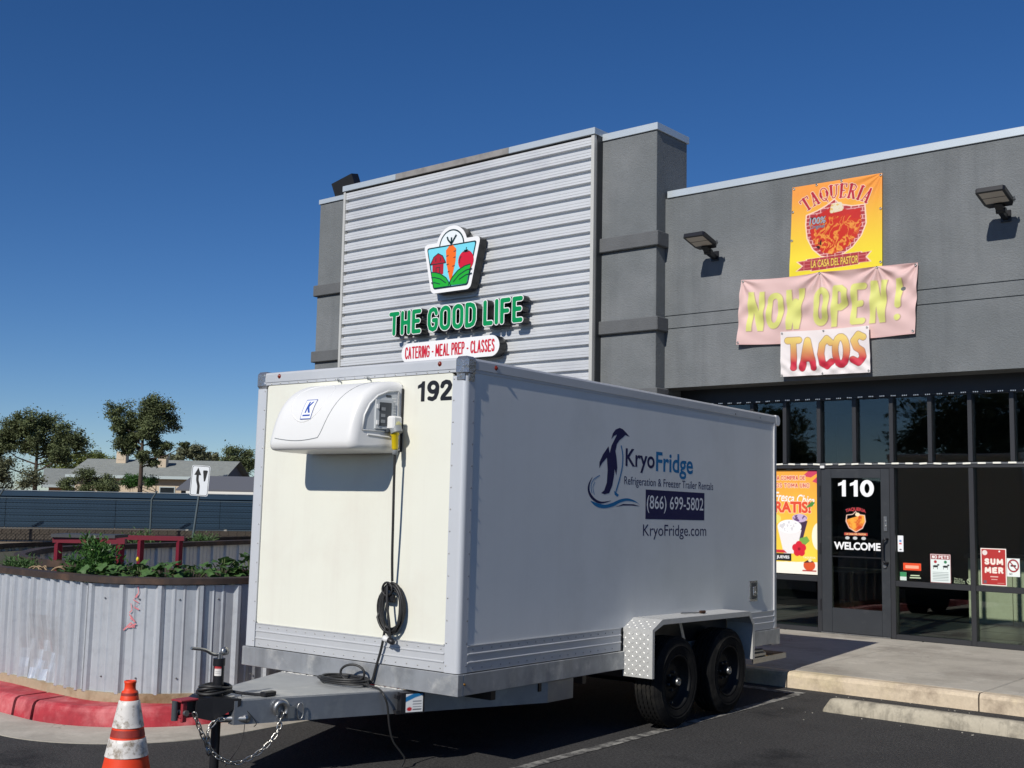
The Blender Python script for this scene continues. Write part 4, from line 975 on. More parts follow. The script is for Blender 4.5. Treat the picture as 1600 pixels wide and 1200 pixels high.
s2 = [(.17, .345), (.21, .31), (.29, .30), (.30, .22), (.26, .14), (.17, .09), (.08, .14), (.04, .22), (.05, .30), (.13, .31)]
cv.poly(s2, srgb(240, 200, 180)); s3 = scale_poly(s2, .92, (.17, .22)); f_ = fnoise(cv.X, cv.Y, 26, 3); cv.put(poly_in(cv.X, cv.Y, s3), lerp_c(srgb(206, 70, 24), srgb(246, 170, 60), np.clip((f_-.35)*3, 0, 1)))
cv.put(poly_in(cv.X, cv.Y, s3) & (cv.Y > .245+.3*(cv.X-.06)) & (cv.X < .2), srgb(24, 22, 24)); cv.ell(.195, .305, .03, .022, srgb(240, 220, 180)); cv.rect(.02, .32, .055, .085, srgb(190, 66, 50)); cv.text('LA CASA DEL PASTOR', .04, .30, .060, .080, srgb(250, 220, 150), bold=.02)
for q in (.06, .16, .27): cv.ell(q, .022, .028, .018, srgb(200, 202, 200))
cv.mask = (cv.C.max(-1) > .03).astype(float); cv.build('print', m_print, flat_fn(-6.37, -6.02, 1.375, 1.80, 14.4815), dd)
# no pets
cv = Canvas(.25, .352, 62, 88, 3); cv.C[:] = srgb(222, 230, 226); cv.put((np.abs(cv.X-.125) > .118) | (np.abs(cv.Y-.176) > .169), srgb(150, 40, 44)); cv.rect(.012, .238, .285, .34, srgb(140, 34, 40)); [cv.stroke(s_, .0085, srgb(240, 236, 232)) for s_ in stroke_layout('NO PETS', .024, .226, .294, .332, .004)]
cv.ell(.065, .255, .018, .018, srgb(170, 40, 48)); cv.ell(.185, .255, .018, .018, srgb(40, 120, 80))
for cx in (.065, .185): cv.ell(cx, .20, .032, .014, srgb(24, 30, 32)); cv.rect(cx-.028, cx-.022, .165, .2, srgb(24, 30, 32)); cv.rect(cx+.02, cx+.026, .165, .2, srgb(24, 30, 32)); cv.ell(cx+.034, .218, .014, .01, srgb(24, 30, 32))
for k in range(6): cv.rect(.03, .22, .03+k*.019, .036+k*.019, srgb(120, 134, 132))
plate('no_pets_sign', 'white NO PETS notice with red heading in the window right of the door', 'sign', cv, -5.248, -4.996, .884, 1.236)
cv = Canvas(.3, .44, 74, 108, 3); cv.C[:] = srgb(238, 228, 218); cv.rect(.012, .288, .012, .428, srgb(176, 48, 46))
for tx, z in (('SUM', .245), ('MER', .145)):
    for s_ in stroke_layout(tx, .045, .262, z, z+.075, .011, .42): cv.stroke(s_, .021, srgb(240, 226, 214))
cv.ell(.05, .385, .03, .03, srgb(226, 214, 208)); cv.stroke([(.05, .215), (.1, .235), (.14, .215), (.2, .24), (.27, .235)], .008, srgb(30, 24, 26)); cv.rect(.11, .20, .10, .112, srgb(230, 190, 180)); cv.rect(.12, .19, .07, .078, srgb(230, 190, 180)); cv.rect(.03, .065, .025, .06, srgb(110, 90, 100)); cv.rect(.19, .27, .03, .035, srgb(214, 150, 140)); cv.ell(.22, .405, .01, .01, srgb(245, 240, 235))
plate('summer_poster', 'red poster reading SUMMER in pale block letters behind the glass', 'poster', cv, -4.635, -4.338, .888, 1.33)
cv = Canvas(.17, .21, 42, 52, 3); cv.C[:] = srgb(226, 232, 228); dd_ = np.hypot(cv.X-.085, cv.Y-.125); cv.rect(.05, .12, .115, .135, srgb(30, 34, 34)); cv.put(np.abs(dd_-.065) < .009, srgb(150, 30, 40)); cv.stroke([(.04, .17), (.13, .08)], .014, srgb(150, 30, 40)); cv.text('NO', .03, .07, .02, .042, srgb(30, 30, 30), bold=.03)
plate('no_smoking_sign', 'white notice with a red barred circle beside the red poster', 'sign', cv, -4.333, -4.186, 1.005, 1.22)
cv = Canvas(.075, .2, 16, 42, 3); cv.C[:] = srgb(232, 234, 236); cv.rect(.022, .05, .12, .145, srgb(80, 130, 190)); cv.rect(.02, .052, .09, .11, srgb(210, 80, 90)); cv.rect(.024, .05, .02, .035, srgb(60, 60, 70)); plate('white_sticker', 'narrow white upright sticker on the window by the door handle', 'sticker', cv, -5.655, -5.583, 1.246, 1.447)
cv = Canvas(.226, .09, 56, 22, 3); cv.C[:] = srgb(226, 76, 34); cv.rect(.03, .195, .025, .06, srgb(244, 170, 140)); plate('orange_sticker', 'orange label sticker low on the window right of the door', 'sticker', cv, -5.589, -5.363, 1.018, 1.108)
cv = Canvas(.082, .1, 20, 26, 3); cv.C[:] = srgb(60, 140, 92); cv.rect(0, .082, 0, .045, srgb(214, 226, 218)); plate('green_sticker', 'small green and white sticker in the window corner by the door', 'sticker', cv, -5.632, -5.55, .889, .992)
nt_ = thing('window_notice', 'small white print and no smoking ring at the bottom of the window', 'lettering')
mb = MB(); wf = lambda u, v, d: (u, 14.516-d, v)
mb.ribbon([(-5.50, .955), (-5.385, .957)], .014, wf, 0); mb.ribbon([(-5.51, .927), (-5.37, .929)], .014, wf, 0)
text_into(mb, 'This is a', -4.96, -4.86, .935, .955, wf, 0); text_into(mb, 'Smoke Free', -4.96, -4.83, .912, .930, wf, 0); text_into(mb, 'Restaurant', -4.96, -4.83, .890, .908, wf, 0)
mb.flat([ell(-4.775, .922, .032, .032), ell(-4.775, .922, .026, .026)[::-1]], wf, 0); mb.ribbon([(-4.795, .94), (-4.755, .904)], .006, wf, .0005); mb.build('letters', M('pale_green_ink', srgb(190, 204, 170), .5), nt_)
# ================================================================== REFRIGERATED TRAILER
TW, TL, ZT_, RB, RT, CLT = 2.11, 4.775, 2.693, .471, .613, .787
TPITCH = -.01017
tr = thing('refrigerated_trailer', 'white box refrigeration trailer with penguin logo and tandem wheels', 'trailer', (-5.1278, 5.6719, -TPITCH*3.4), (TPITCH, 0, .0359))
def tp(name, mat, mb, parent=None): return mb.build(name, mat, parent or tr)
# body panels
fp = MB(); fn_f = lambda u, v, d: (u, -d, v)
fp.solid([round_poly([(-1.995, .790), (-.118, .790), (-.118, 2.588), (-1.995, 2.588)], .022)], fn_f, -.02, .0)
tp('front_panel', m_wpanel, fp)
tp('side_panel', m_side, MB().box(-.03, 0, .085, TL-.05, .79, 2.60))
tp('side_panel', m_side, MB().box(-TW, -TW+.03, .085, TL-.05, .62, 2.69))
tp('roof', m_white, MB().box(-TW+.04, -.04, .04, TL-.02, 2.655, 2.685))
tp('floor', m_blackm, MB().box(-TW+.04, -.04, .04, TL-.04, .50, .60))
tp('rear_door', m_white, MB().box(-TW+.04, -.03, TL-.03, TL, .62, 2.60, .004))
def post(name, a_edge, sgn):
    """corner post with a rolled outer edge; a_edge outside face, sgn towards the inside"""
    r = .035; pts = [(a_edge+sgn*.118, -.012), (a_edge+sgn*.118, .02)]
    outer_ = [(a_edge+sgn*.118, -.012), (a_edge+sgn*r, -.012)]+[(a_edge+sgn*(r-r*math.sin(R(t))), -.012+r-r*math.cos(R(t))) for t in range(15, 91, 15)]+[(a_edge, .082), (a_edge+sgn*.03, .082), (a_edge+sgn*.03, .02), (a_edge+sgn*.118, .02)]
    n = len(outer_); V = [(a, b, z) for z in (.615, 2.565) for a, b in outer_]
    F = [(i, (i+1) % n, n+(i+1) % n, n+i) for i in range(n)]
    if sgn > 0: F = [q[::-1] for q in F]
    mb = MB(); mb.add(V, F, 0, False); mb.add(V[:n], [tuple(range(n))]); mb.add(V[n:], [tuple(range(n))])
    return tp(name, m_post, mb)
post('corner_post', .006, -1); post('corner_post', -TW-.006, 1)
# top rails, front and side, with a fine step
def rail_prof(name, mat, prof, ax, s0, s1):
    k = len(prof); V = []
    for s_ in (s0, s1):
        for o_, z in prof: V.append((s_, -o_, z) if ax == 'a' else (o_, s_, z))
    F = [(i, (i+1) % k, k+(i+1) % k, k+i) for i in range(k)]+[tuple(range(k))[::-1], tuple(range(k, 2*k))]
    if ax == 'a': F = [q[::-1] for q in F]
    return tp(name, mat, MB().add(V, F))
tprof = [(-.03, 2.592), (.004, 2.592), (.004, 2.612), (.009, 2.614), (.009, 2.672), (.002, 2.686), (-.02, 2.692), (-.06, 2.692)]
rail_prof('top_rail', m_alu, tprof, 'a', -TW+.055, -.055); rail_prof('top_rail', m_alu, [(o_[0]+.0, o_[1]) for o_ in tprof], 'b', .055, TL)
rail_prof('top_rail', m_alu, [(-TW-o_, z) for o_, z in tprof][::-1], 'b', .055, TL)
# polished corner castings
for s_, a0 in ((-1, .012), (1, -TW-.012)):
    mb = MB(); mb.box(min(a0, a0+s_*.115), max(a0, a0+s_*.115), -.018, .10, 2.566, 2.699, .022)
    if s_ < 0: mb.box(-.075, -.005, -.0195, -.010, 2.535, 2.58, .006).box(.006, .0135, .005, .07, 2.53, 2.58, .005)
    tp('corner_casting', m_chrome, mb)
# lower cladding with two ribs, front and side
cprof = [(-.01, .616), (.004, .616), (.004, .672), (.010, .676), (.010, .682), (.004, .686), (.004, .726), (.010, .730), (.010, .736), (.004, .740), (.004, .780), (.009, .784), (.009, .789), (-.01, .789)]
rail_prof('cladding', m_alu, cprof, 'a', -1.995, -.119); rail_prof('cladding', m_alu, cprof, 'b', .084, 1.96); rail_prof('cladding', m_alu, cprof, 'b', 3.80, TL-.01)
# main frame rails
tp('frame_rail', m_rail, MB().box(-TW-.016, .016, -.018, .035, RB, RT-.003, .003))
tp('frame_rail', m_rail, MB().box(-.03, .015, .037, TL-.02, RB+.001, RT-.004, .003)); tp('frame_rail', m_rail, MB().box(-TW-.015, -TW+.03, .037, TL-.02, RB+.001, RT-.004, .003))
mb = MB()
for k in range(8): mb.box(-TW+.04, -.04, .4+k*.55, .45+k*.55, .40, .50)
tp('crossmembers', m_blackm, mb)
tp('frame_bolt', M('brass_bolt', srgb(150, 110, 50), .4, .8), MB().lathe([(0, .006), (.008, .006), (.010, 0)], (.015, .05, .545), (1, 0, 0), 8))
# rear frame: posts, hood, bumper corner
rp_ = tp('rear_post', m_alu, MB().box(-.045, .010, TL-.045, TL+.012, .615, 2.61, .004)); tp('rear_post', m_alu, MB().box(-TW-.01, -TW+.045, TL-.045, TL+.012, .615, 2.61, .004))
tp('rear_trim', m_wvinyl, MB().box(.0105, .014, TL-.052, TL-.038, .79, 2.58))
hood = MB(); hp = [(TL+.002, 2.692), (TL+.055, 2.690), (TL+.085, 2.672), (TL+.095, 2.64), (TL+.085, 2.605), (TL+.06, 2.59), (TL+.002, 2.59)]
hood.solid([hp], lambda u, v, d: (d, u, v), -TW, .010); hood.flat([hp], lambda u, v, d: (d, u, v), -TW); tp('rear_hood', m_white, hood)
tp('rear_corner_box', m_rail, MB().box(-.20, .012, TL-.11, TL+.085, .46, .612, .004))
# step behind the wheels
stp = tp('rear_step', m_steel, MB().box(-.36, .00, 4.30, 5.02, .356, .362).box(-.012, -.002, 4.30, 5.02, .312, .362).box(-.36, -.001, 5.02, 5.028, .308, .366).box(-.36, -.35, 4.3, 5.02, .312, .362))
MB().box(-.10, -.02, 4.30, 4.62, .364, .40, .006).cyl((-.06, 4.32, .42), (-.06, 4.60, .41), .02).build('step_hinge', m_steel, stp)
MB().box(-.33, -.02, 4.66, 5.01, .3625, .368).build('step_board', M('worn_step_board', srgb(120, 96, 74), .8, var=(20, .3)), stp)
MB().bar((-.1, 4.28, .48), (-.1, 4.60, .48), .05, .012).build('step_arm', m_steel, stp)
# latch on the side panel
lt = tp('door_latch', m_chrome, MB().box(.000, .009, 4.20, 4.37, .895, 1.085, .003)); MB().box(.009, .012, 4.228, 4.345, .915, 1.065).build('recess', m_dgrey, lt); MB().box(.012, .024, 4.255, 4.315, .945, 1.03, .005).cyl((.012, 4.29, .975), (.03, 4.29, .975), .016).build('paddle', m_chrome, lt)
# rivets
riv = MB().lathe([(0, .0035), (.004, .0025), (.0058, 0)], (0, 0, 0), (0, 0, 1), 6).mesh('rivet', m_alu)
mb = MB()
def rivet(p_, ax): mb.lathe([(0, .004), (.0045, .003), (.0065, 0)], p_, ax, 6)
for k in range(14): rivet((-.098, -.012, .66+k*.145), (0, -1, 0)); rivet((-TW+.098, -.012, .66+k*.145), (0, -1, 0)); rivet((.006, .070, .66+k*.145), (1, 0, 0))
for k in range(19): rivet((-1.95+k*.10, -.004, 2.602), (0, -1, 0)); rivet((-1.95+k*.10, -.004, .762), (0, -1, 0)); rivet((-1.95+k*.10, -.004, .640), (0, -1, 0))
for k in range(18): rivet((.004, .14+k*.10, .762), (1, 0, 0)); rivet((.004, .14+k*.10, .640), (1, 0, 0))
o = tp('rivets', m_steel, mb); o['kind'] = 'stuff'
# amber-brown marker lamps in the top rail
for p_, ax in (((-1.862, -.009, 2.655), (0, -1, 0)), ((-.236, -.009, 2.655), (0, -1, 0)), ((.009, .30, 2.648), (1, 0, 0)), ((.009, 4.42, 2.64), (1, 0, 0)), ((.009, 3.9, 2.63), (1, 0, 0))):
    big = ax[1] < 0 or p_[1] < 1
    tp('marker_lamp', m_red_l if big else m_blackm, MB().lathe([(0, .012), (.009, .010), (.014, .004), (.018, 0)] if big else [(0, .003), (.008, 0)], p_, ax, 14))
# ------------------------------------------------------------------ livery
sfn = lambda u, v, d: (.0003+d*.25, u, v)
def dec(name, mat, mb): return tp(name, mat, mb)
body = [(2.056, 2.293), (2.007, 2.322), (1.95, 2.348), (1.905, 2.355), (1.845, 2.337), (1.806, 2.304), (1.785, 2.258), (1.824, 2.285), (1.868, 2.3), (1.833, 2.258), (1.79, 2.207), (1.765, 2.146), (1.746, 2.199), (1.668, 2.129), (1.622, 2.068), (1.621, 2.021), (1.659, 2.062), (1.727, 2.109), (1.739, 2.009), (1.73, 1.914), (1.695, 1.854), (1.653, 1.832), (1.706, 1.823), (1.767, 1.835), (1.809, 1.894), (1.834, 1.978), (1.84, 2.025), (1.865, 1.976), (1.879, 2.039), (1.867, 2.11), (1.848, 2.169), (1.869, 2.224), (1.907, 2.257), (1.962, 2.285), (1.989, 2.303)]
sm2 = lambda pts, n=4, cl=True: [(q.x, q.y) for q in smooth_path([(a, b, 0) for a, b in pts], n, cl)]
belly = [(1.93, 2.216), (1.956, 2.139), (1.949, 2.042), (1.912, 1.945), (1.869, 1.86), (1.859, 1.842)]
foot = [(1.836, 1.855), (1.908, 1.825), (1.886, 1.809), (1.846, 1.824)]
sw1 = [(1.507, 1.768), (1.581, 1.729), (1.687, 1.716), (1.817, 1.731), (1.927, 1.764), (2.039, 1.781), (2.177, 1.769), (2.243, 1.744), (2.154, 1.783), (2.039, 1.801), (1.926, 1.79), (1.816, 1.761), (1.708, 1.744), (1.601, 1.753)]
sw2 = [(1.53, 1.953), (1.473, 1.894), (1.47, 1.836), (1.527, 1.78), (1.644, 1.75), (1.798, 1.777), (1.665, 1.766), (1.569, 1.787), (1.499, 1.837), (1.494, 1.894)]
sw3 = [(1.861, 1.729), (1.972, 1.755), (2.131, 1.756), (2.229, 1.741), (2.108, 1.745), (1.972, 1.743)]
dec('penguin_emblem', m_navy, MB().flat([body], sfn, .001)); dec('wave_emblem', m_navy, MB().flat([sm2(sw2)], sfn, .001).flat([sw3], sfn, .001))
mb = MB().flat([sm2(sw1)], sfn, .0015).flat([foot], sfn, .0015).ribbon(sm2(belly, 4, False), .014, sfn, .0018).ribbon(sm2([(1.628, 1.967), (1.545, 1.931), (1.51, 1.883), (1.526, 1.826)], 4, False), .007, sfn, .0015).ribbon(sm2([(1.566, 1.914), (1.536, 1.873), (1.558, 1.816)], 4, False), .006, sfn, .0015)
dec('wave_emblem', m_blue, mb)
mb = MB(); text_into(mb, 'Kryo', 1.999, 2.452, 2.012, 2.199, sfn, .001, bold=.018); dec('lettering', m_navy, mb)
mb = MB(); text_into(mb, 'Fridge', 2.475, 3.105, 1.986, 2.199, sfn, .001, bold=.018); dec('lettering', m_blue, mb)
mb = MB(); text_into(mb, 'Refrigeration & Freezer Trailer Rentals', 1.985, 3.480, 1.890, 1.976, sfn, .001, bold=.0); dec('lettering', m_navy, mb)
dec('phone_plate', m_navy, MB().flat([[(2.315, 1.640), (3.318, 1.640), (3.318, 1.880), (2.315, 1.880)]], sfn, .001))
mb = MB(); text_into(mb, '(866) 699-5802', 2.335, 3.300, 1.690, 1.835, sfn, .0022, bold=.006); dec('lettering', m_wvinyl, mb)
mb = MB(); text_into(mb, 'KryoFridge.com', 2.280, 3.355, 1.474, 1.596, sfn, .001, bold=.0); dec('lettering', m_navy, mb)
mb = MB(); text_into(mb, '192', -.436, -.125, 2.404, 2.546, fn_f, .0015, bold=.04); dec('unit_number', m_ink, mb)
# ------------------------------------------------------------------ fender and wheels
fpz = [(2.0, .42), (2.0, .79), (2.15, .862), (3.68, .85), (3.77, .74), (3.77, .425)]
fe = MB(); th = .006; A0, A1 = .001, .268
V = []
for a in (A0, A1):
    for b, z in fpz: V.append((a, b, z))
n = len(fpz); F = [(i, i+1, n+i+1, n+i) for i in range(n-1)]
inn_ = [(2.006, .42), (2.006, .787), (2.153, .855), (3.677, .843), (3.763, .738), (3.763, .425)]
for a in (A0, A1):
    for b, z in inn_: V.append((a, b, z))
F += [(2*n+i, 3*n+i, 3*n+i+1, 2*n+i+1) for i in range(n-1)]
F += [(n+i, n+i+1, 3*n+i+1, 3*n+i) for i in range(n-1)]+[(0, n, 3*n, 2*n), (n-1, 3*n-1, 4*n-1, 2*n-1)]
fe.add(V, F)
# folded side lip
lip = [(2.03, .42), (2.03, .775), (2.165, .822), (3.665, .808), (3.742, .725), (3.742, .425)]
Vl = [(A1+.0005, b, z) for b, z in fpz]+[(A1+.0005, b, z) for b, z in lip]; fe.add(Vl, [(i, n+i, n+i+1, i+1) for i in range(n-1)])
Vl = [(A1-.004, b, z) for b, z in fpz]+[(A1-.004, b, z) for b, z in lip]; fe.add(Vl, [(i, i+1, n+i+1, n+i) for i in range(n-1)])
fend = tp('fender', m_tread, fe)
lug = MB()
def lugs(p0, du, dv, nrm_, lu, lv):
    p0, du, dv, nrm_ = Vector(p0), Vector(du), Vector(dv), Vector(nrm_); st_ = .034
    for i in range(int(lu/st_)):
        for j in range(int(lv/st_)):
            c_ = p0+du*(i+.5)*st_+dv*(j+.5)*st_; d_ = (du+dv).normalized() if (i+j) % 2 else (du-dv).normalized(); e_ = nrm_.cross(d_)
            lug.add([c_-d_*.0145, c_+e_*.0040, c_+d_*.0145, c_-e_*.0040, c_+nrm_*.0022+d_*.007, c_+nrm_*.0022-d_*.007], [(0, 3, 5), (3, 4, 5), (3, 2, 4), (2, 1, 4), (1, 5, 4), (1, 0, 5)])
lugs((A0+.005, 1.9995, .425), (1, 0, 0), (0, 0, 1), (0, -1, 0), .252, .36)
dv = Vector((0, .15, .072)).normalized(); lugs((A0+.005, 1.9995, .791), (1, 0, 0), dv, Vector((0, -.072, .15)).normalized(), .252, .165)
lugs((A0+.01, 2.16, .8625), (1, 0, 0), (0, 1, -.0078), (0, 0, 1), .25, 1.5)
lug = lug.build('tread_lugs', m_tread, fend); lug['kind'] = 'stuff'
tp('fender_stay', m_rail, MB().bar((.10, 2.70, .845), (.10, 2.86, .50), .04, .006, (1, 0, 0)))
tp('fender', m_tread, MB().box(-TW-.268, -TW-.012, 2.0, 2.006, .42, .8).box(-TW-.268, -TW-.012, 2.15, 3.68, .85, .856).box(-TW-.268, -TW-.012, 3.764, 3.77, .42, .76))
m_rimb = M('black_wheel', (.007, .007, .007), .6, 0, .25, var=(20, .3)); m_nut = M('dull_nut', srgb(70, 70, 70), .5, .5)
def tyre_mesh():
    mb = MB(); rc = .355; hw = .108; prof = []
    # sidewall outer -> tread with grooves -> inner
    side = [(.205, hw-.02), (.222, hw-.004), (.26, hw+.004), (.295, hw+.002), (.325, hw-.008), (.343, hw-.020)]
    prof += [(r, h) for r, h in side]
    gx = [.078, .066, .060, .026, .020, .014]; tread = [(.352, .085)]
    for c_ in (.058, .02, -.02, -.058): tread += [(rc, c_+.007), (rc-.011, c_+.0055), (rc-.011, c_-.0055), (rc, c_-.007)]
    tread += [(.352, -.085)]
    prof += tread+[(r, -h) for r, h in side[::-1]]
    n = 96; V = []; m = len(prof)
    for i, (r, h) in enumerate(prof):
        for k in range(n):
            a = 2*math.pi*k/n; zig = .0022*(1 if k % 2 else -1) if len(side) < i < m-len(side)-1 else 0
            V.append((h+zig, r*math.cos(a), r*math.sin(a)))
    F = [(i*n+k, (i+1)*n+k, (i+1)*n+(k+1) % n, i*n+(k+1) % n) for i in range(m-1) for k in range(n)]
    mb.add(V, F, 0, False)
    # raised ring on the sidewall
    mb.lathe([(.276, hw+.0035), (.280, hw+.007), (.287, hw+.006), (.290, hw+.002)], (0, 0, 0), (1, 0, 0), 64)
    return mb.mesh('tyre', m_tyre)
def rim_mesh():
    mb = MB(); h0 = .094
    mb.lathe([(.212, h0-.004), (.216, h0+.006), (.206, h0+.010), (.198, h0+.002), (.190, h0-.03), (.176, h0-.045), (.165, h0-.075), (.150, h0-.060), (.120, h0-.050), (.085, h0-.052), (.06, h0-.056), (.045, h0-.056), (.0, h0-.056)], (0, 0, 0), (1, 0, 0), 48)
    mb.lathe([(.212, -.09), (.19, -.08), (.17, .0)], (0, 0, 0), (1, 0, 0), 32)
    return mb.mesh('rim', m_rimb)
TM, RM = tyre_mesh(), rim_mesh()
hub_m = MB().lathe([(.046, .036), (.046, .075), (.040, .098), (.0, .098)], (0, 0, 0), (1, 0, 0), 20).mesh('hub', m_rimb)
cap_m = MB().lathe([(.030, .097), (.031, .112), (.024, .116), (.018, .110), (0, .109)], (0, 0, 0), (1, 0, 0), 20).mesh('hub_cap', m_steel)
nut_m = MB().lathe([(.0115, .036), (.0115, .062), (.006, .066), (0, .066)], (0, 0, 0), (1, 0, 0), 6, smooth=False).mesh('lug_nut', m_nut)
val_m = MB().cyl((.06, .175, -.02), (.085, .165, -.02), .006).mesh('valve', m_steel)
for b, zc in ((2.443, .3555), (3.321, .3645)):
    for a, s_ in ((.142, 1), (-TW-.142, -1)):
        wh = inst('wheel', TM, tr, (a, b, zc), (random.uniform(0, 6), 0, 0 if s_ > 0 else math.pi)); wh.name = 'wheel'
        rm = inst('rim', RM, wh); inst('hub', hub_m, wh); inst('hub_cap', cap_m, wh); inst('valve', val_m, wh)
        for k in range(6): inst('lug_nut', nut_m, wh, (0, .070*math.cos(k*math.pi/3), .070*math.sin(k*math.pi/3)))
tp('wheel_well', m_black, MB().box(-.06, -.004, 1.95, 3.81, .60, .80)); tp('axle', m_blackm, MB().cyl((-TW+.1, 2.443, .355), (-.1, 2.443, .355), .05)); tp('axle', m_blackm, MB().cyl((-TW+.1, 3.321, .355), (-.1, 3.321, .355), .05))
# ------------------------------------------------------------------ tongue
ux = Vector((.41, 1.03, 0)).normalized()
def beam(sgn):
    """box section from the coupler back under the box, then a short length along the side"""
    cx = -1.055; mb = MB(); z0, z1 = .318, .462
    pts = [(.183, -1.095), (.625, 0.0), (1.035, 1.03), (1.035, 1.35)]; wdt = .05
    out_ = [(cx+sgn*p_, b) for p_, b in pts]; in_ = [(cx+sgn*(p_-wdt*1.07), b) for p_, b in pts]
    V = [(a, b, z) for z in (z0, z1) for a, b in out_+in_]; n = 4; N = 8; F = []
    for i in range(3):
        F += [(i, i+1, N+i+1, N+i), (n+i+1, n+i, N+n+i, N+n+i+1), (N+i, N+i+1, N+n+i+1, N+n+i), (i+1, i, n+i, n+i+1)]
    F += [(0, N, N+n, n), (3, n+3, N+n+3, N+3)]
    if sgn < 0: F = [q[::-1] for q in F]
    return tp('tongue_beam', m_alu_b, mb.add(V, F))
m_alu_b = M('tongue_aluminium', srgb(150, 154, 160), .40, .8, .5, var=(4, .14), mix=(srgb(172, 174, 176), 5, .5, .7), rvar=.1)
m_deck = M('dull_deck_plate', srgb(168, 170, 170), .55, .45, .5, var=(7, .12), mix=(srgb(196, 195, 190), 3.2, .5, .7), rvar=.1)
beam(1); beam(-1)
dk_ = MB(); dp = [(-1.055+.60, -.02), (-1.055-.60, -.02), (-1.055-.16, -1.06), (-1.055+.16, -1.06)]
dk_.solid([dp[::-1]], lambda u, v, d: (u, v, d), .4625, .468); tp('tongue_deck', m_deck, dk_)
mb = MB()
for i in range(46):
    a = (-1.63+.30*random.random()**1.5) if i % 2 else (-.47-.24*random.random()**1.5); mb.obox((a, -.022-random.random()*.022, .468+random.random()*.002), (1, .3*random.random(), 0), (0, 1, 0), (0, 0, 1), .004+random.random()*.012, .003+.004*random.random(), .003)
tp('weld_bead', M('weld_bead', srgb(214, 212, 206), .6, .3), mb)
cpl = MB(); zc = .425
def taper(b0, b1, w0, w1, z00, z01, z10, z11):
    c = -1.055; V = [(c-w0, b0, z00), (c+w0, b0, z00), (c+w0, b0, z01), (c-w0, b0, z01), (c-w1, b1, z10), (c+w1, b1, z10), (c+w1, b1, z11), (c-w1, b1, z11)]
    cpl.add(V, [(0, 1, 2, 3), (5, 4, 7, 6), (1, 5, 6, 2), (4, 0, 3, 7), (3, 2, 6, 7), (4, 5, 1, 0)])
taper(-1.285, -1.20, .055, .105, .372, .470, .345, .484); taper(-1.20, -1.06, .106, .202, .345, .485, .435, .475)
coup = tp('coupler', m_blackm, cpl)
m_redp = M('red_coupler_paint', srgb(150, 48, 56), .5, var=(20, .15))
cl = tp('coupler_head', m_redp, MB().box(-1.105, -1.005, -1.395, -1.265, .470, .482, .003).box(-1.10, -1.075, -1.375, -1.33, .365, .469, .004).box(-1.03, -1.008, -1.38, -1.345, .350, .469, .004).box(-1.095, -1.015, -1.385, -1.27, .372, .392, .004))
MB().cyl((-1.10, -1.36, .405), (-.99, -1.36, .405), .018).build('coupler_pin', m_steel, cl); MB().cyl((-1.055, -1.40, .36), (-1.055, -1.40, .475), .02).build('latch_spring', m_dgrey, cl)
MB().box(-.945, -.94, -1.075, -1.015, .425, .445, .002).build('coupler_plate', m_steel, coup)
# jack
jk = tp('jack', m_blackm, MB().cyl((-1.055, -1.085, .44), (-1.055, -1.085, .70), .034, n=20).cyl((-1.055, -1.085, -.0), (-1.055, -1.085, .44), .029, n=20).cyl((-1.055, -1.085, .66), (-1.055, -1.085, .705), .038, n=20).box(-1.125, -.985, -1.15, -1.02, -.045, -.02, .004))
MB().tube(smooth_path([(-1.055, -1.04, .755), (-1.055, -1.06, .735), (-1.06, -1.10, .728), (-1.06, -1.14, .735), (-1.06, -1.20, .765), (-1.06, -1.30, .782)], 4), [.012]*12+[.010]*9 if False else .010, 8).cyl((-1.055, -1.085, .703), (-1.055, -1.085, .74), .014).lathe([(.010, -.012), (.026, -.012), (.026, .012), (.010, .012)], (-1.055, -1.045, .745), (1, 0, .2), 14).build('jack_handle', m_steel, jk)
cvs = Canvas(.05, .07, 12, 16, 3); cvs.C[:] = srgb(232, 228, 222); cvs.rect(0, .05, .045, .07, srgb(170, 52, 56)); cvs.rect(.008, .04, .028, .032, srgb(150, 150, 150)); cvs.rect(.008, .04, .016, .02, srgb(150, 150, 150))
cvs.build('jack_label', m_print, lambda U, V: np.c_[-1.055+.0348*np.cos(-1.5+1.3*U), -1.085+.0348*np.sin(-1.5+1.3*U), .60+.065*V], jk)
# hitch pin through the jack mount, chain hook and breakaway box on the right beam
bn = Vector((1.03, -.41, 0)).normalized()
def onbeam(a, b, z, off=0): return Vector((a, b, z))+bn*off
tp('jack_pin', m_steel, MB().cyl(onbeam(-.96, -1.13, .352), onbeam(-.90, -1.0, .352)+bn*.06, .024, n=14).lathe([(.0, 0), (.026, 0), (.026, .01), (0, .01)], onbeam(-.90, -1.0, .352)+bn*.06, bn, 14))
hk = onbeam(-.748, -.83, .40, .012)
tp('chain_anchor', m_steel, MB().tube([hk+ux*(.04*math.cos(R(a)))+Vector((0, 0, .045*math.sin(R(a)))) for a in range(-40, 221, 20)], [.020-.00035*abs(i-6)*2 for i in range(14)], 10).obox(hk+ux*.06+Vector((0, 0, -.02)), ux, bn, (0, 0, 1), .022, .016, .036).tube([hk+ux*.125+ux*(.022*math.cos(R(a)))+Vector((0, 0, -.02+.052*math.sin(R(a)))) for a in range(0, 360, 24)], .005, 6, closed=True))
bb = tp('breakaway_box', m_blackm, MB().obox(onbeam(-.42, -.005, .395, .038), ux, bn, (0, 0, 1), .085, .03, .068).obox(onbeam(-.455, -.09, .435, .03), ux, bn, (0, 0, 1), .018, .02, .012).obox(onbeam(-.455, -.09, .335, .03), ux, bn, (0, 0, 1), .018, .02, .012))
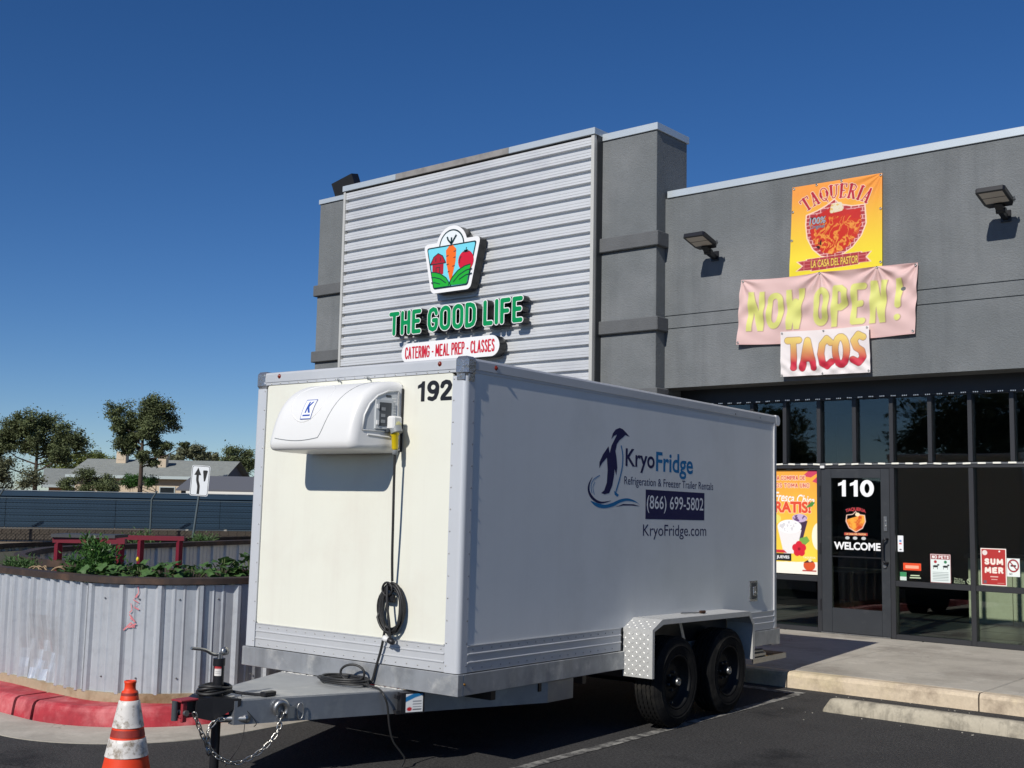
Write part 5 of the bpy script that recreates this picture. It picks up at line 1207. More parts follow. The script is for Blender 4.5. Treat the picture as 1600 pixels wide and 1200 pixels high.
cvs = Canvas(.11, .11, 26, 26, 3); cvs.C[:] = srgb(230, 232, 232); cvs.poly([(0, .06), (0, .11), (.11, .11), (.11, .098), (.06, .085)], srgb(36, 120, 176)); cvs.poly([(0, .09), (.0, .11), (.05, .11)], srgb(230, 232, 232)); cvs.rect(.045, .10, .06, .066, srgb(80, 90, 110)); cvs.rect(.045, .10, .045, .051, srgb(120, 126, 134)); cvs.rect(.045, .10, .03, .034, srgb(120, 126, 134)); cvs.ell(.025, .02, .016, .012, srgb(196, 40, 50)); cvs.rect(.045, .10, .012, .02, srgb(60, 64, 74))
oc = onbeam(-.42, -.005, .395, .0695)
cvs.build('box_label', m_print, lambda U, V: np.stack([oc.x+ux.x*(U-.42)*.125, oc.y+ux.y*(U-.42)*.125, oc.z+(V-.5)*.118], -1), bb)
# ------------------------------------------------------------------ refrigeration unit on the nose
ru = tp('refrigeration_unit', m_white, MB().box(-1.50, -.575, -.02, -.001, 2.07, 2.53, .004))
PR = [(.010, 2.548), (.07, 2.548), (.14, 2.538), (.21, 2.512), (.27, 2.470), (.32, 2.415), (.358, 2.345), (.384, 2.265), (.400, 2.180), (.407, 2.125), (.406, 2.098), (.396, 2.074), (.372, 2.060), (.30, 2.054), (.15, 2.052), (.010, 2.052)]
PRs = [(q.x, q.y) for q in smooth_path([(a, b, 0) for a, b in PR], 3)]
cxp, czp = .10, 2.24
def housing(a, k):
    """profile point k at position a, shrinking into rounded ends"""
    d, z = PRs[k]; eL, eR = a+1.505, -.565-a; up_ = max(0., min(1., (z-2.05)/.48))
    e, r = (eL, .06+.09*up_) if eL < eR else (eR, .065); s_ = 1.0 if e >= r else math.sqrt(max(0., 1-((r-e)/r)**2)); inset = (1-s_)*r*.92
    vx, vz = d-cxp, z-czp; L = math.hypot(vx, vz); f_ = max(0, 1-inset/L)
    dd_ = cxp+vx*f_ if d > .02 else d
    return (a-.22*dd_*((a+1.505)/.94)**2, -dd_, czp+vz*f_)
As = [-1.505+.07*(1-math.cos(R(t))) for t in range(0, 91, 10)]+list(np.linspace(-1.425, -1.20, 10))+list(np.linspace(-1.17, -.64, 10))+[-.565-.07*(1-math.cos(R(t))) for t in range(80, -1, -10)]
As = sorted(set(round(a, 4) for a in As)); nk = len(PRs)
V = [housing(a, k) for a in As for k in range(nk)]; F = [(i*nk+k, i*nk+k+1, (i+1)*nk+k+1, (i+1)*nk+k) for i in range(len(As)-1) for k in range(nk-1)]
hm = MB(); hm.add(V, F, 0, True); hm.add([housing(As[0], k) for k in range(nk)], [tuple(range(nk))[::-1]]); hm.add([housing(As[-1], k) for k in range(nk)], [tuple(range(nk))])
hm.build('housing', m_white, ru)
def onhouse(a, t, lift=.003):
    """t 0..1 from top to the lip along the front curve"""
    i = t*30; k = int(min(i, 29)); f_ = i-k; p0 = Vector(housing(a, k)); p1 = Vector(housing(a, k+1)); tan = (p1-p0).normalized(); nn = tan.cross(Vector((1, 0, 0))).normalized()
    if nn.y > 0: nn = -nn
    return p0.lerp(p1, f_)+nn*lift
# cover seam and embossed oval
seam = [onhouse(a, .86+.04*math.sin((a+1.40)/.45*3.1), .0) for a in np.linspace(-1.42, -.95, 12)]+[onhouse(a, .86-.80*((a+.95)/.25)**1.15, .0) for a in np.linspace(-.93, -.70, 14)]
MB().tube(seam, .0032, 6).build('cover_seam', m_grey, ru)
ov = [onhouse(-1.15+.19*math.cos(R(a)), .47+.24*math.sin(R(a)), -.001) for a in range(0, 360, 12)]
MB().tube(ov, .004, 6, closed=True).build('emboss', m_white, ru)
cvs = Canvas(.13, .15, 34, 40, 3); cvs.C[:] = srgb(236, 238, 242); kb = srgb(36, 74, 160); cvs.put((np.abs(cvs.X-.065) > .058) | (np.abs(cvs.Y-.075) > .068), kb); cvs.text('K', .035, .105, .045, .13, kb, bold=.05, shear=.15); cvs.rect(.02, .11, .022, .034, kb)
cvs.build('unit_label', m_print, lambda U, V: np.array([onhouse(-1.18+.115*u, .69-.19*v, .004) for u, v in zip(U, V)]), ru)
# recessed service side
sp = [(.05, 2.480), (.13, 2.470), (.21, 2.435), (.27, 2.375), (.31, 2.295), (.325, 2.195), (.05, 2.195)]
sfn2 = lambda u, v, d: (-.5655-.22*u+d*.976, -u-d*.215, v)
def srect(u0, u1, v0, v1, d0, d1): return MB().solid([[(u0, v0), (u1, v0), (u1, v1), (u0, v1)]], sfn2, d0, d1)
MB().flat([sp], sfn2, .002).build('service_panel', M('light_grey_panel', srgb(196, 200, 202), .5), ru)
MB().tube([sfn2(u, v, .004) for u, v in sp], .006, 6, closed=True).build('panel_edge', m_white, ru)
MB().tube([sfn2(u, v, .0) for u, v in [(.03, 2.15), (.28, 2.165)]], .008, 6).build('lower_edge', m_white, ru)
cb = srect(.095, .232, 2.208, 2.408, .002, .020).build('control_box', M('pale_grey_plastic', srgb(190, 194, 196), .45), ru)
srect(.112, .205, 2.228, 2.390, .020, .0225).build('display', m_dgrey, cb)
for z in (2.345, 2.30, 2.26): srect(.160, .192, z-.011, z+.011, .0225, .0245).build('button', m_grey, cb)
for z in (2.25, 2.36): srect(.212, .228, z-.015, z+.015, .002, .03).build('hinge', m_white, cb)
srect(.105, .145, 2.43, 2.445, .002, .004).build('maker_plate', m_dgrey, ru)
mb = MB()
for k in range(9): mb.solid([[(.06, 2.26+k*.02), (.098, 2.26+k*.02), (.098, 2.268+k*.02), (.06, 2.268+k*.02)]], sfn2, .002, .0032)
mb.build('notice', m_white, ru)
MB().box(-.566, -.560, -.022, -.006, 2.06, 2.50).build('gasket', m_black, ru)
for a in (-.92, -1.22): MB().tube(smooth_path([(a, -.004, 2.585), (a+.01, -.02, 2.60), (a+.03, -.02, 2.59), (a+.035, -.004, 2.57)], 4), .005, 6).build('lift_hook', m_grey, ru)
pb = MB().box(-.60, -.515, -.145, -.055, 2.205, 2.30, .012).build('power_inlet', m_white, ru)
MB().box(-.625, -.598, -.12, -.08, 2.25, 2.28, .003).build('inlet_bracket', m_steel, pb); MB().box(-.605, -.56, -.15, -.05, 2.185, 2.215, .006).build('inlet_base', m_dgrey, pb)
MB().cyl((-.54, -.10, 2.225), (-.525, -.10, 2.185), .042, n=20).build('inlet_collar', m_grey, pb); MB().lathe([(0, .004), (.024, .004), (.030, 0)], (-.515, -.10, 2.235), (1, -.1, 0), 18).build('inlet_cap', M('pale_lens', srgb(208, 204, 150), .4), pb)
# ------------------------------------------------------------------ power cable (its own thing)
pc = thing('power_cable', 'black power cable with yellow plug hanging coiled down the trailer front', 'cable', tr.location, tr.rotation_euler)
MB().lathe([(.030, 0), (.030, .03), (.024, .035), (.022, .12), (.018, .125), (.016, .135), (0, .135)], (-.545, -.10, 2.200), (.06, .0, -1), 18).build('plug', m_yellow, pc)
MB().lathe([(.020, 0), (.020, .03), (.010, .034)], (-.537, -.10, 2.068), (.03, 0, -1), 14).build('plug_gland', m_grey, pc)
run = smooth_path([(-.536, -.10, 2.035), (-.540, -.095, 1.85), (-.545, -.085, 1.6), (-.555, -.07, 1.35), (-.565, -.05, 1.18)], 5)
MB().tube(run, .009, 8).build('cable', m_cable, pc)
coil = []
ncoil = 7
for k in range(ncoil*26):
    t = k/26; a = 2*math.pi*t; r1 = .095+.020*math.sin(t*2.3)+.012*random.random()*.2; r2 = .150+.022*math.sin(t*1.7+1)
    if int(t) in (2, 5): r1 += .025; r2 += .02
    coil.append((-.572+r1*math.sin(a)+.01*math.sin(t*3), -.030-.028*((t*.37) % 1)-.012*math.sin(a*.5), .995+r2*math.cos(a)+.008*math.sin(t*4)))
MB().tube(coil, .0085, 7).build('coil', m_cable, pc)
MB().tube([(-.60+.045*math.cos(R(a)), -.06, 1.125+.045*math.sin(R(a))) for a in range(0, 360, 20)], .008, 7, closed=True).tube(smooth_path([(-.59, -.07, 1.15), (-.57, -.085, 1.02), (-.545, -.085, .90), (-.535, -.08, .80)], 5), .0085, 7).build('coil_tie', m_cable, pc)
MB().box(-.63, -.55, -.055, -.02, 1.04, 1.09, .008).build('strap', m_black, pc)
MB().lathe([(0, 0), (.020, 0), (.022, .03), (.017, .035), (.017, .05), (0, .05)], (-.60, -.075, .80), (1, 0, -.25), 14).build('spare_plug_collar', m_white, pc); MB().lathe([(.019, .0), (.021, .03), (.014, .05), (0, .05)], (-.555, -.075, .79), (1, 0, -.3), 14).build('spare_plug', m_black, pc)
MB().tube(smooth_path([(-.62, -.05, .84), (-.64, -.04, .78), (-.665, -.035, .70), (-.70, -.035, .60), (-.73, -.04, .50), (-.76, -.07, .48), (-.85, -.10, .480), (-.98, -.12, .479)], 6), .009, 8).build('cable', m_cable, pc)
fcoil = []
for k in range(5*24):
    t = k/24; a = 2*math.pi*t; fcoil.append((-.90+(.19+.02*math.sin(t*2))*math.cos(a)+.02*math.sin(t*3), -.14+(.115+.012*math.sin(t*3+1))*math.sin(a), .479+.012*((t*.6) % 1.0)+.006*t))
MB().tube(fcoil, .0085, 7).build('coil', m_cable, pc)
MB().tube([(-.86+.085*math.cos(R(a)), -.10+.03*math.cos(R(a)), .545+.055*math.sin(R(a))) for a in range(-80, 261, 17)], .0085, 7).build('coil', m_cable, pc)
MB().tube(smooth_path([(-.75, -.16, .50), (-.62, -.16, .485), (-.535, -.17, .478), (-.475, -.19, .45), (-.455, -.17, .38), (-.45, -.15, .25), (-.44, -.12, .15), (-.42, -.07, .08), (-.405, -.04, .03), (-.42, -.05, -.02)], 5), .007, 7).build('cable', m_cable, pc)
# tow-side wiring bundle on the coupler
tw = thing('wiring_lead', 'black trailer wiring lead coiled around the jack on the coupler', 'cable', tr.location, tr.rotation_euler)
cc = []
for k in range(4*22):
    t = k/22; a = 2*math.pi*t; cc.append((-1.05+(.085+.012*math.sin(2*t))*math.cos(a), -1.11+(.105+.01*math.sin(3*t))*math.sin(a), .495+.012*t+.006*math.sin(a*2+t)))
MB().tube(cc, .010, 7).build('coil', m_cable, tw)
MB().tube(smooth_path([(-1.0, -1.02, .50), (-.95, -.98, .49), (-.90, -.92, .482), (-.86, -.88, .482)], 5), .010, 7).box(-.875, -.825, -.90, -.80, .470, .500, .006).build('connector', m_black, tw)
MB().tube(smooth_path([(-.93, -1.03, .47), (-.845, -1.02, .40), (-.80, -.98, .33), (-.83, -.97, .30)], 5), .003, 5).tube(smooth_path([(-.93, -1.0, .49), (-.885, -1.0, .35), (-.885, -1.02, .2), (-.95, -1.08, .06)], 5), .0022, 5).build('thin_wire', m_cable, tw)
# ------------------------------------------------------------------ safety chains
m_chain = M('chain_steel', srgb(176, 174, 168), .3, .95, .5, var=(40, .3))
lk = MB(); L_ = .021; rr_ = .0125
lk.tube([(L_*.5+rr_*math.cos(R(a)), rr_*math.sin(R(a)), 0) for a in range(-90, 91, 30)]+[(-L_*.5+rr_*math.cos(R(a)), rr_*math.sin(R(a)), 0) for a in range(90, 271, 30)], .0048, 6, closed=True); lk = lk.mesh('link', m_chain)
def chain(label, pts):
    c_ = thing('safety_chain', label, 'chain', tr.location, tr.rotation_euler)
    P = resample([tuple(q) for q in smooth_path(pts, 8)], .030) if False else None
    Q = [Vector(q) for q in smooth_path(pts, 10)]; acc = 0; last = None; i = 0; k = 0
    d = 0; nxt = 0.
    for a, b in zip(Q[:-1], Q[1:]):
        seg = (b-a).length
        while nxt <= d+seg:
            t = (nxt-d)/max(seg, 1e-9); p_ = a.lerp(b, t); tn = (b-a).normalized(); q = tn.to_track_quat('X', 'Z')
            e = q.to_matrix() @ Matrix.Rotation(R(45 if k % 2 else -45), 3, 'X'); o = inst('link', lk, c_, p_); o.rotation_euler = e.to_euler(); k += 1; nxt += .0335
        d += seg
    return c_
chain('silver safety chain drooping from the trailer tongue to the jack post', [(-.731, -.83, .362), (-.737, -.835, .335), (-.741, -.868, .248), (-.78, -.96, .151), (-.831, -1.089, .097), (-.876, -1.202, .142), (-.893, -1.245, .19)])
chain('shorter safety chain hanging from the coupler beside the jack', [(-.931, -1.345, .398), (-.925, -1.325, .35), (-.915, -1.30, .29), (-.905, -1.265, .22), (-.897, -1.254, .165), (-.90, -1.26, .235), (-.905, -1.262, .30), (-.895, -1.22, .352), (-.89, -1.16, .362)])
# bolt left on the fender
bt = thing('loose_bolt', 'small rusty bolt lying on top of the trailer fender', 'bolt', tr.location, tr.rotation_euler)
MB().cyl((.09, 2.76, .868), (.15, 2.98, .867), .006, n=8).build('shank', m_steel, bt); MB().cyl((.155, 2.97, .871), (.165, 3.03, .871), .014, n=6).build('head', M('rusty_steel', srgb(70, 48, 36), .8, .3), bt)
# ================================================================== TRAFFIC CONE
co = thing('traffic_cone', 'scuffed orange traffic cone with two white reflective collars', 'cone', (-5.938, 3.80, 0))
m_or = M('cone_orange', srgb(226, 66, 30), .55, 0, .4, var=(9, .12), mix=(srgb(120, 48, 34), 7, .58, .72)); m_col = M('reflective_collar', srgb(214, 210, 204), .45, 0, .5, var=(18, .12), mix=(srgb(140, 128, 112), 16, .5, .62)); m_ord = M('cone_dark_band', srgb(150, 50, 40), .6, var=(24, .3))
rz = lambda z: .036+(.690-z)*.205 if z < .69 else .036
prof = [(.165, .028), (.160, .045)]+[(rz(z)*1.0, z) for z in np.linspace(.06, .655, 14)]+[(.034, .660), (.031, .672), (.031, .695), (.034, .702), (.034, .712), (.024, .713), (.022, .70), (0.02, .60)]
MB().lathe(prof, (0, 0, 0), (0, 0, 1), 40).build('body', m_or, co)
for z0, z1 in ((.458, .606), (.300, .398)): MB().lathe([(rz(z0)+.0005, z0), (rz(z0)+.004, z0+.002)]+[(rz(z)+.004, z) for z in np.linspace(z0+.003, z1-.003, 6)]+[(rz(z1)+.0005, z1)], (0, 0, 0), (0, 0, 1), 40).build('collar', m_col, co)
MB().lathe([(rz(.448)+.002, .448), (rz(.410)+.002, .410)], (0, 0, 0), (0, 0, 1), 40).build('scuffed_band', m_ord, co); MB().lathe([(rz(.648)+.002, .648), (rz(.640)+.002, .632)], (0, 0, 0), (0, 0, 1), 40).build('scuffed_band', m_ord, co)
MB().box(-.20, .20, -.20, .20, 0, .028, .008).build('base', m_blackm, co)

# ================================================================== PLANTS IN THE BED
m_leaf = M('shrub_leaf', (.060, .150, .030), .5, var=(3, .35), trans=.25); m_leaf2 = M('squash_leaf', (.085, .170, .050), .55, var=(2.2, .4), trans=.25); m_stem = M('green_stem', (.09, .12, .04), .7); m_twig = M('dry_twig', srgb(150, 128, 100), .9)
m_petal = M('cream_petal', srgb(232, 230, 190), .6); m_yf = M('yellow_petal', srgb(226, 200, 40), .6)
def shrub(name, label, loc, r, h, nleaf, leaf_len, mleaf, seed, flowers=0):
    rg = random.Random(seed); t = thing(name, label, 'shrub', loc)
    st_ = MB(); lf = MB(); tips = []
    for k in range(34):
        az = rg.uniform(0, 6.283); el = rg.uniform(.35, 1.45); L = h*rg.uniform(.55, 1.05)*(.75+.25*math.sin(el)); d = Vector((math.cos(az)*math.cos(el)*r/h*1.25, math.sin(az)*math.cos(el)*r/h*1.25, math.sin(el)))
        p0 = Vector((rg.uniform(-.05, .05), rg.uniform(-.05, .05), 0)); pts = [p0+d*L*q+Vector((0, 0, -.06*L*q*q)) for q in (0, .3, .6, .85, 1.0)]; st_.tube(pts, [.008, .006, .005, .003, .002], 5); tips.append(pts[-1])
        for m in range(nleaf//34):
            q = rg.uniform(.22, 1.02); b = p0+d*L*q+Vector((0, 0, -.06*L*q*q))+Vector((rg.gauss(0, .035), rg.gauss(0, .035), rg.gauss(0, .03)))
            dr_ = (d*.5+Vector((rg.gauss(0, .6), rg.gauss(0, .6), rg.gauss(.25, .5)))).normalized(); sd = dr_.cross(Vector((rg.gauss(0, 1), rg.gauss(0, 1), rg.gauss(0, 1)))).normalized(); l_ = leaf_len*rg.uniform(.6, 1.3); w_ = l_*.17; nn = dr_.cross(sd)
            lf.add([b, b+dr_*l_*.45+sd*w_+nn*l_*.05, b+dr_*l_-nn*l_*.12, b+dr_*l_*.45-sd*w_+nn*l_*.05], [(0, 1, 2, 3)], 0, False)
    st_.build('stems', m_stem, t); o = lf.build('foliage', mleaf, t)
    rg2 = random.Random(seed+5)
    for k in range(flowers):
        p_ = rg2.choice(tips)*rg2.uniform(.9, 1.03); fm = MB()
        for q in range(5):
            a = q*1.2566; dr_ = Vector((math.cos(a), math.sin(a), .35)); sd = Vector((-math.sin(a), math.cos(a), 0)); fm.add([p_, p_+dr_*.012+sd*.008, p_+dr_*.024, p_+dr_*.012-sd*.008], [(0, 1, 2, 3)])
        fm.build('flower', m_petal, t)
    return t
shrub('flowering_shrub', 'leafy green shrub with cream flowers in the front of the planter', (-9.06, 5.42, 1.02), .26, .40, 3600, .05, m_leaf, 3, 26)
for i, (x, y, rr, hh, lb) in enumerate([(-11.6, 5.55, .35, .16, 'low weedy green clump at the far left of the planter'), (-10.7, 5.6, .25, .12, 'small weedy clump left of the flowering shrub'), (-14.6, 9.4, .22, .28, 'small light green clump on the rim behind the red frame'), (-15.4, 11.0, .3, .2, 'dry low clump behind the far planter wall')]):
    shrub('weed_clump', lb, (x, y, 1.02), rr, hh, 700, .045, m_leaf2, 20+i)
# squash plants: big lobed leaves, each leaf its own piece
def leaf_mesh(seed):
    rg = random.Random(seed); V = [(0, 0, .0)]; n = 15
    for k in range(n):
        a = -2.6+5.2*k/(n-1); lob = .80+.24*math.cos(5*a/1.0)*.8+rg.uniform(-.06, .06); V.append((lob*math.cos(a)*.75+.35, lob*math.sin(a)*.75, .12*math.cos(2.5*a)-.10*lob+rg.uniform(-.04, .04)))
    F = [(0, k, k+1) for k in range(1, n)]; F.append((0, n, 1)); return MB().add(V, F, 0, True).mesh('leaf', m_leaf2)
LEAF = [leaf_mesh(s_) for s_ in range(4)]
rg = random.Random(5)
spots = [(-9.02, 5.32, 'squash plant beside the flowering shrub'), (-8.76, 5.36, 'squash plant second from the flowering shrub'), (-8.55, 5.50, 'squash plant with a yellow bud, near the middle of the row'), (-8.36, 5.62, 'squash plant right of the one with the yellow bud'), (-8.22, 5.80, 'squash plant third from the trailer'), (-8.10, 6.0, 'taller squash plant second from the trailer'), (-8.04, 6.25, 'squash plant closest to the trailer')]
for i, (x, y, lb) in enumerate(spots):
    t = thing('squash_plant', lb, 'plant', (x, y, 1.02), group='squash plants behind the planter rim')
    up = 1.25 if i in (5, 6) else (.75 if i == 0 else 1.0); stm = MB()
    for k in range(36):
        a = rg.uniform(0, 6.283); r_ = rg.uniform(.02, .20); z = up*rg.uniform(.05, .20)*(1.15-r_*2); s_ = rg.uniform(.045, .085)
        inst('leaf', LEAF[k % 4], t, (r_*math.cos(a), r_*math.sin(a), z), (rg.uniform(-.6, .6), rg.uniform(-.3, .7), a+rg.uniform(-.6, .6)), (s_, s_, s_)); stm.tube([(0, 0, -.02), (r_*.6*math.cos(a), r_*.6*math.sin(a), z*.7), (r_*math.cos(a), r_*math.sin(a), z)], .004, 5)
    stm.build('stems', m_stem, t)
    if i == 2: MB().lathe([(.003, 0), (.014, .012), (.010, .03), (.0, .04)], (0, -.02, .20), (0, 0, 1), 8).build('bud', m_yf, t)
tw_ = thing('dry_stalk', 'tangle of dry beige stalks between weeds and shrub', 'plant', (-9.75, 5.35, 1.02)); mb = MB()
for k in range(9):
    a = rg.uniform(0, 6.28); mb.tube(smooth_path([(0, 0, 0), (.06*math.cos(a), .06*math.sin(a), .08), (.14*math.cos(a), .14*math.sin(a), .10), (.2*math.cos(a+.3), .2*math.sin(a+.3), .04)], 4), .007, 5)
mb.build('stalks', m_twig, tw_)
tl = thing('tall_dry_weed', 'thin dry weed curling up by the trailer edge', 'plant', (-15.1, 11.9, 1.0)); MB().tube(smooth_path([(0, 0, 0), (.02, 0, .2), (-.02, 0, .36), (-.1, 0, .45), (-.2, 0, .44)], 5), .007, 5).build('stalk', m_twig, tl)

# ================================================================== RED FRAME IN THE PATIO
m_redf = M('dark_red_steel', srgb(112, 22, 40), .45, 0, .5, var=(4, .1))
rf = thing('red_frame', 'dark red steel frame of posts and beams standing in the patio', 'frame')
A = [(-10.73, 5.99), (-10.23, 6.36)]; B = [(-11.93, 7.14), (-11.56, 7.44), (-11.23, 7.72)]
for x, y in A: MB().box(x-.030, x+.030, y-.030, y+.030, .0, 1.29, .004).build('post', m_redf, rf)
for x, y in B: MB().box(x-.028, x+.028, y-.028, y+.028, .0, 1.27, .004).build('post', m_redf, rf)
MB().bar((-10.77, 5.96, 1.315), (-10.19, 6.39, 1.315), .06, .05).build('beam', m_redf, rf)
MB().bar((-12.0, 7.085, 1.295), (-11.19, 7.755, 1.295), .06, .05).build('beam', m_redf, rf)
MB().bar((-11.90, 7.16, .95), (-11.58, 7.43, .95), .015, .012).build('rod', m_steel, rf)
sb_ = MB(); sb_.bar((-10.85, 6.05, 1.36), (-10.35, 6.44, 1.36), .36, .03); sb_.build('slab', M('dark_slab', srgb(64, 66, 70), .6), rf)

# ================================================================== BLUE FENCE, BLOCK WALL, KEEP RIGHT SIGN
fa, fb = Vector((-47.5, 15.2)), Vector((-36.6, 31.8)); fdir = (fb-fa).normalized(); fnn = Vector((fdir.y, -fdir.x)); FL = (fb-fa).length
m_bluef = M('blue_steel_fence', srgb(44, 68, 88), .55, .1, .5, var=(.6, .08), streak=(1.2, srgb(36, 56, 74), .4)); m_blockw = M('grey_block', srgb(96, 88, 78), .9, var=(3, .15), bump=(30, .4, .01)); m_mesh_ = M('galvanised_post', srgb(96, 108, 112), .5, .5); m_wire = M('dark_wire', srgb(40, 58, 70), .6, .2)
fc = thing('blue_fence', 'long blue steel fence of horizontal ribbed boards beyond the planter', 'fence')
npan = 5
for k in range(npan):
    p0 = fa.lerp(fb, k/npan); p1 = fa.lerp(fb, (k+1)/npan)
    for j in range(5):
        z0 = .50+.235*j; V = []; 
        pf = [(.0, 0), (.022, .012), (.022, .075), (.006, .085), (.022, .095), (.022, .20), (.0, .222)]
        for q in (p0+fdir*.01, p1-fdir*.01):
            for o_, z in pf: c_ = q+fnn*o_; V.append((c_.x, c_.y, z0+z))
        n = len(pf); MB().add(V, [(i, n+i, n+i+1, i+1) for i in range(n-1)]).build('board', m_bluef, fc)
q0, q1 = fa, fb
MB().bar((fa.x-fnn.x*.05, fa.y-fnn.y*.05, 1.12), (fb.x-fnn.x*.05, fb.y-fnn.y*.05, 1.12), .03, 1.2).build('backing', M('dark_gap', srgb(26, 34, 44), .8), fc)
MB().bar((fa.x, fa.y, 1.80), (fb.x, fb.y, 1.80), .10, .20).build('top_band', m_bluef, fc); MB().bar((fa.x, fa.y, 1.915), (fb.x, fb.y, 1.915), .14, .025).build('top_rail', M('pale_top_rail', srgb(150, 160, 168), .5), fc)
bw = thing('block_wall', 'low grey block wall under the blue fence', 'wall'); 
nb = 60
bl = MB().box(-.158, .158, -.09, .09, 0, .195, .006).mesh('block', m_blockw); ang = math.atan2(fdir.y, fdir.x)
for r_ in range(2):
    for k in range(int(FL/.335)):
        q = fa+fdir*(.335*(k+.5*(r_ % 2))+.17); inst('block', bl, bw, (q.x, q.y, .05+r_*.205), (0, 0, ang))
MB().bar((fa.x, fa.y, .23), (fb.x, fb.y, .23), .15, .44).build('mortar', M('mortar', srgb(74, 68, 62), .95), bw)
cl_ = thing('chain_link_fence', 'chain-link fence with angled post tops in front of the blue fence', 'fence')
ca_, cb_ = fa+fnn*1.0, fb+fnn*1.0; L2 = (cb_-ca_).length
for k in range(4):
    q = ca_+fdir*(2.35+5.45*k)
    MB().tube([(q.x, q.y, 0), (q.x, q.y, 1.66), (q.x+fnn.x*.12+fdir.x*.18, q.y+fnn.y*.12+fdir.y*.18, 1.98)], .036, 8).build('post', m_mesh_, cl_)
MB().tube([(ca_.x, ca_.y, 1.62), (cb_.x, cb_.y, 1.62)], .022, 6).tube([(ca_.x, ca_.y, .5), (cb_.x, cb_.y, .5)], .012, 6).build('rail', m_mesh_, cl_)
wm = MB(); H = 1.12; st_ = .13; nS = int(L2/st_)
for k in range(-9, nS):
    for s_ in (1, -1):
        x0 = k*st_ if s_ > 0 else k*st_+H; x1 = k*st_+H if s_ > 0 else k*st_
        if min(x0, x1) < 0 or max(x0, x1) > L2: continue
        a = ca_+fdir*x0; b = ca_+fdir*x1; wm.bar((a.x, a.y, .5), (b.x, b.y, .5+H), .011, .011)
o = wm.build('wire_mesh', m_wire, cl_); o['kind'] = 'stuff'
kr = thing('keep_right_sign', 'white keep-right road sign with black curved arrow on a leaning pole', 'sign', (-21.43, 14.99, 0), (0, 0, .693))
MB().cyl((-.03, 0, 0), (.155, 0, 1.86), .026, n=10).build('pole', m_mesh_, kr)
sgp = thing('x', None, None); bpy.data.objects.remove(sgp)
def kfn(u, v, d):
    t = -.055; return (.165+u*math.cos(t)-v*math.sin(t), -.03-d, 2.125+u*math.sin(t)+v*math.cos(t))
pw, ph = .20, .33
pt_ = MB().solid([round_poly([(-pw, -ph), (pw, -ph), (pw, ph), (-pw, ph)], .05)], kfn, 0, .006).build('sign_plate', M('sign_sheeting', srgb(232, 236, 238), .4), kr)
blk = M('sign_black', (.012, .012, .012), .5)
MB().flat([round_poly([(-pw+.012, -ph+.012), (pw-.012, -ph+.012), (pw-.012, ph-.012), (-pw+.012, ph-.012)], .045), round_poly([(-pw+.022, -ph+.022), (pw-.022, -ph+.022), (pw-.022, ph-.022), (-pw+.022, ph-.022)], .04)[::-1]], kfn, .007).build('border', blk, pt_)
ar = MB().ribbon([(q.x, q.y) for q in smooth_path([(-.02, -.29, 0), (-.02, -.12, 0), (-.055, .0, 0), (-.06, .12, 0), (-.06, .16, 0)], 6)], .055, kfn, .008); ar.flat([[(-.135, .12), (.015, .12), (-.06, .28)]], kfn, .0085); ar.build('arrow', blk, pt_)
MB().flat([round_poly([(.045, .23), (.155, .23), (.115, .0), (.085, -.02)], .03)], kfn, .008).build('wedge', blk, pt_)

# ================================================================== HOUSES AND TREES BEYOND
m_shing = M('grey_shingles', srgb(138, 142, 138), .9, var=(2.5, .14), bump=(4, .6, .05, (1, 1, 3))); m_stuc2 = M('beige_house_wall', srgb(196, 180, 158), .9, var=(.6, .08)); m_fasc = M('pale_fascia', srgb(176, 188, 190), .7); m_gable = M('grey_gable', srgb(96, 98, 104), .9); m_win = M('house_window', (.02, .025, .03), .1)
def house(name, label, c, ang_, L, Dp, eave, ridge, wallm, over=.5):
    t = thing(name, label, 'house', (c[0], c[1], 0), (0, 0, ang_)); h2 = L/2; d2 = Dp/2
    MB().box(-h2, h2, -d2, d2, 0, eave, 0).build('wall', wallm, t)
    g = MB()
    for s_ in (-1, 1): MB().add([(s_*h2, -d2, eave), (s_*h2, d2, eave), (s_*h2, 0, ridge-.1)], [(0, 1, 2) if s_ > 0 else (1, 0, 2)]).build('gable', m_gable, t)
    rs = (ridge-eave)/d2; e0 = eave-rs*over
    rf_ = MB()
    for s_ in (-1, 1):
        nr = 14
        for k in range(nr):          # shingle courses, each lapping the next
            y0, y1 = (d2+over)*(1-k/nr), (d2+over)*(1-(k+1)/nr); z0 = e0+rs*(d2+over-y0)+.03; z1 = e0+rs*(d2+over-y1)
            rf_.add([(-h2-over, s_*y0, z0), (h2+over, s_*y0, z0), (h2+over, s_*y1, z1), (-h2-over, s_*y1, z1), (-h2-over, s_*y0, z0-.05), (h2+over, s_*y0, z0-.05)], [(0, 1, 2, 3) if s_ < 0 else (3, 2, 1, 0), (4, 5, 1, 0) if s_ < 0 else (0, 1, 5, 4)])
    ro = rf_.build('roof', m_shing, t)
    for s_ in (-1, 1): MB().box(-h2-over-.02, h2+over+.02, s_*(d2+over)-.03, s_*(d2+over)+.03, e0-.18, e0+.02).build('fascia', m_fasc, t)
    return t, ro
hdir = Vector((7.49, 6.22)).normalized(); hang = math.atan2(hdir.y, hdir.x)
hc = Vector((-74.0, 49.2)); hN = Vector((hdir.y, -hdir.x))
H1, H1r = house('grey_roofed_house', 'single storey house with long grey shingle roof and two chimneys', (hc.x, hc.y), hang, 10.2, 7.2, 3.35, 4.47, m_stuc2, .5)
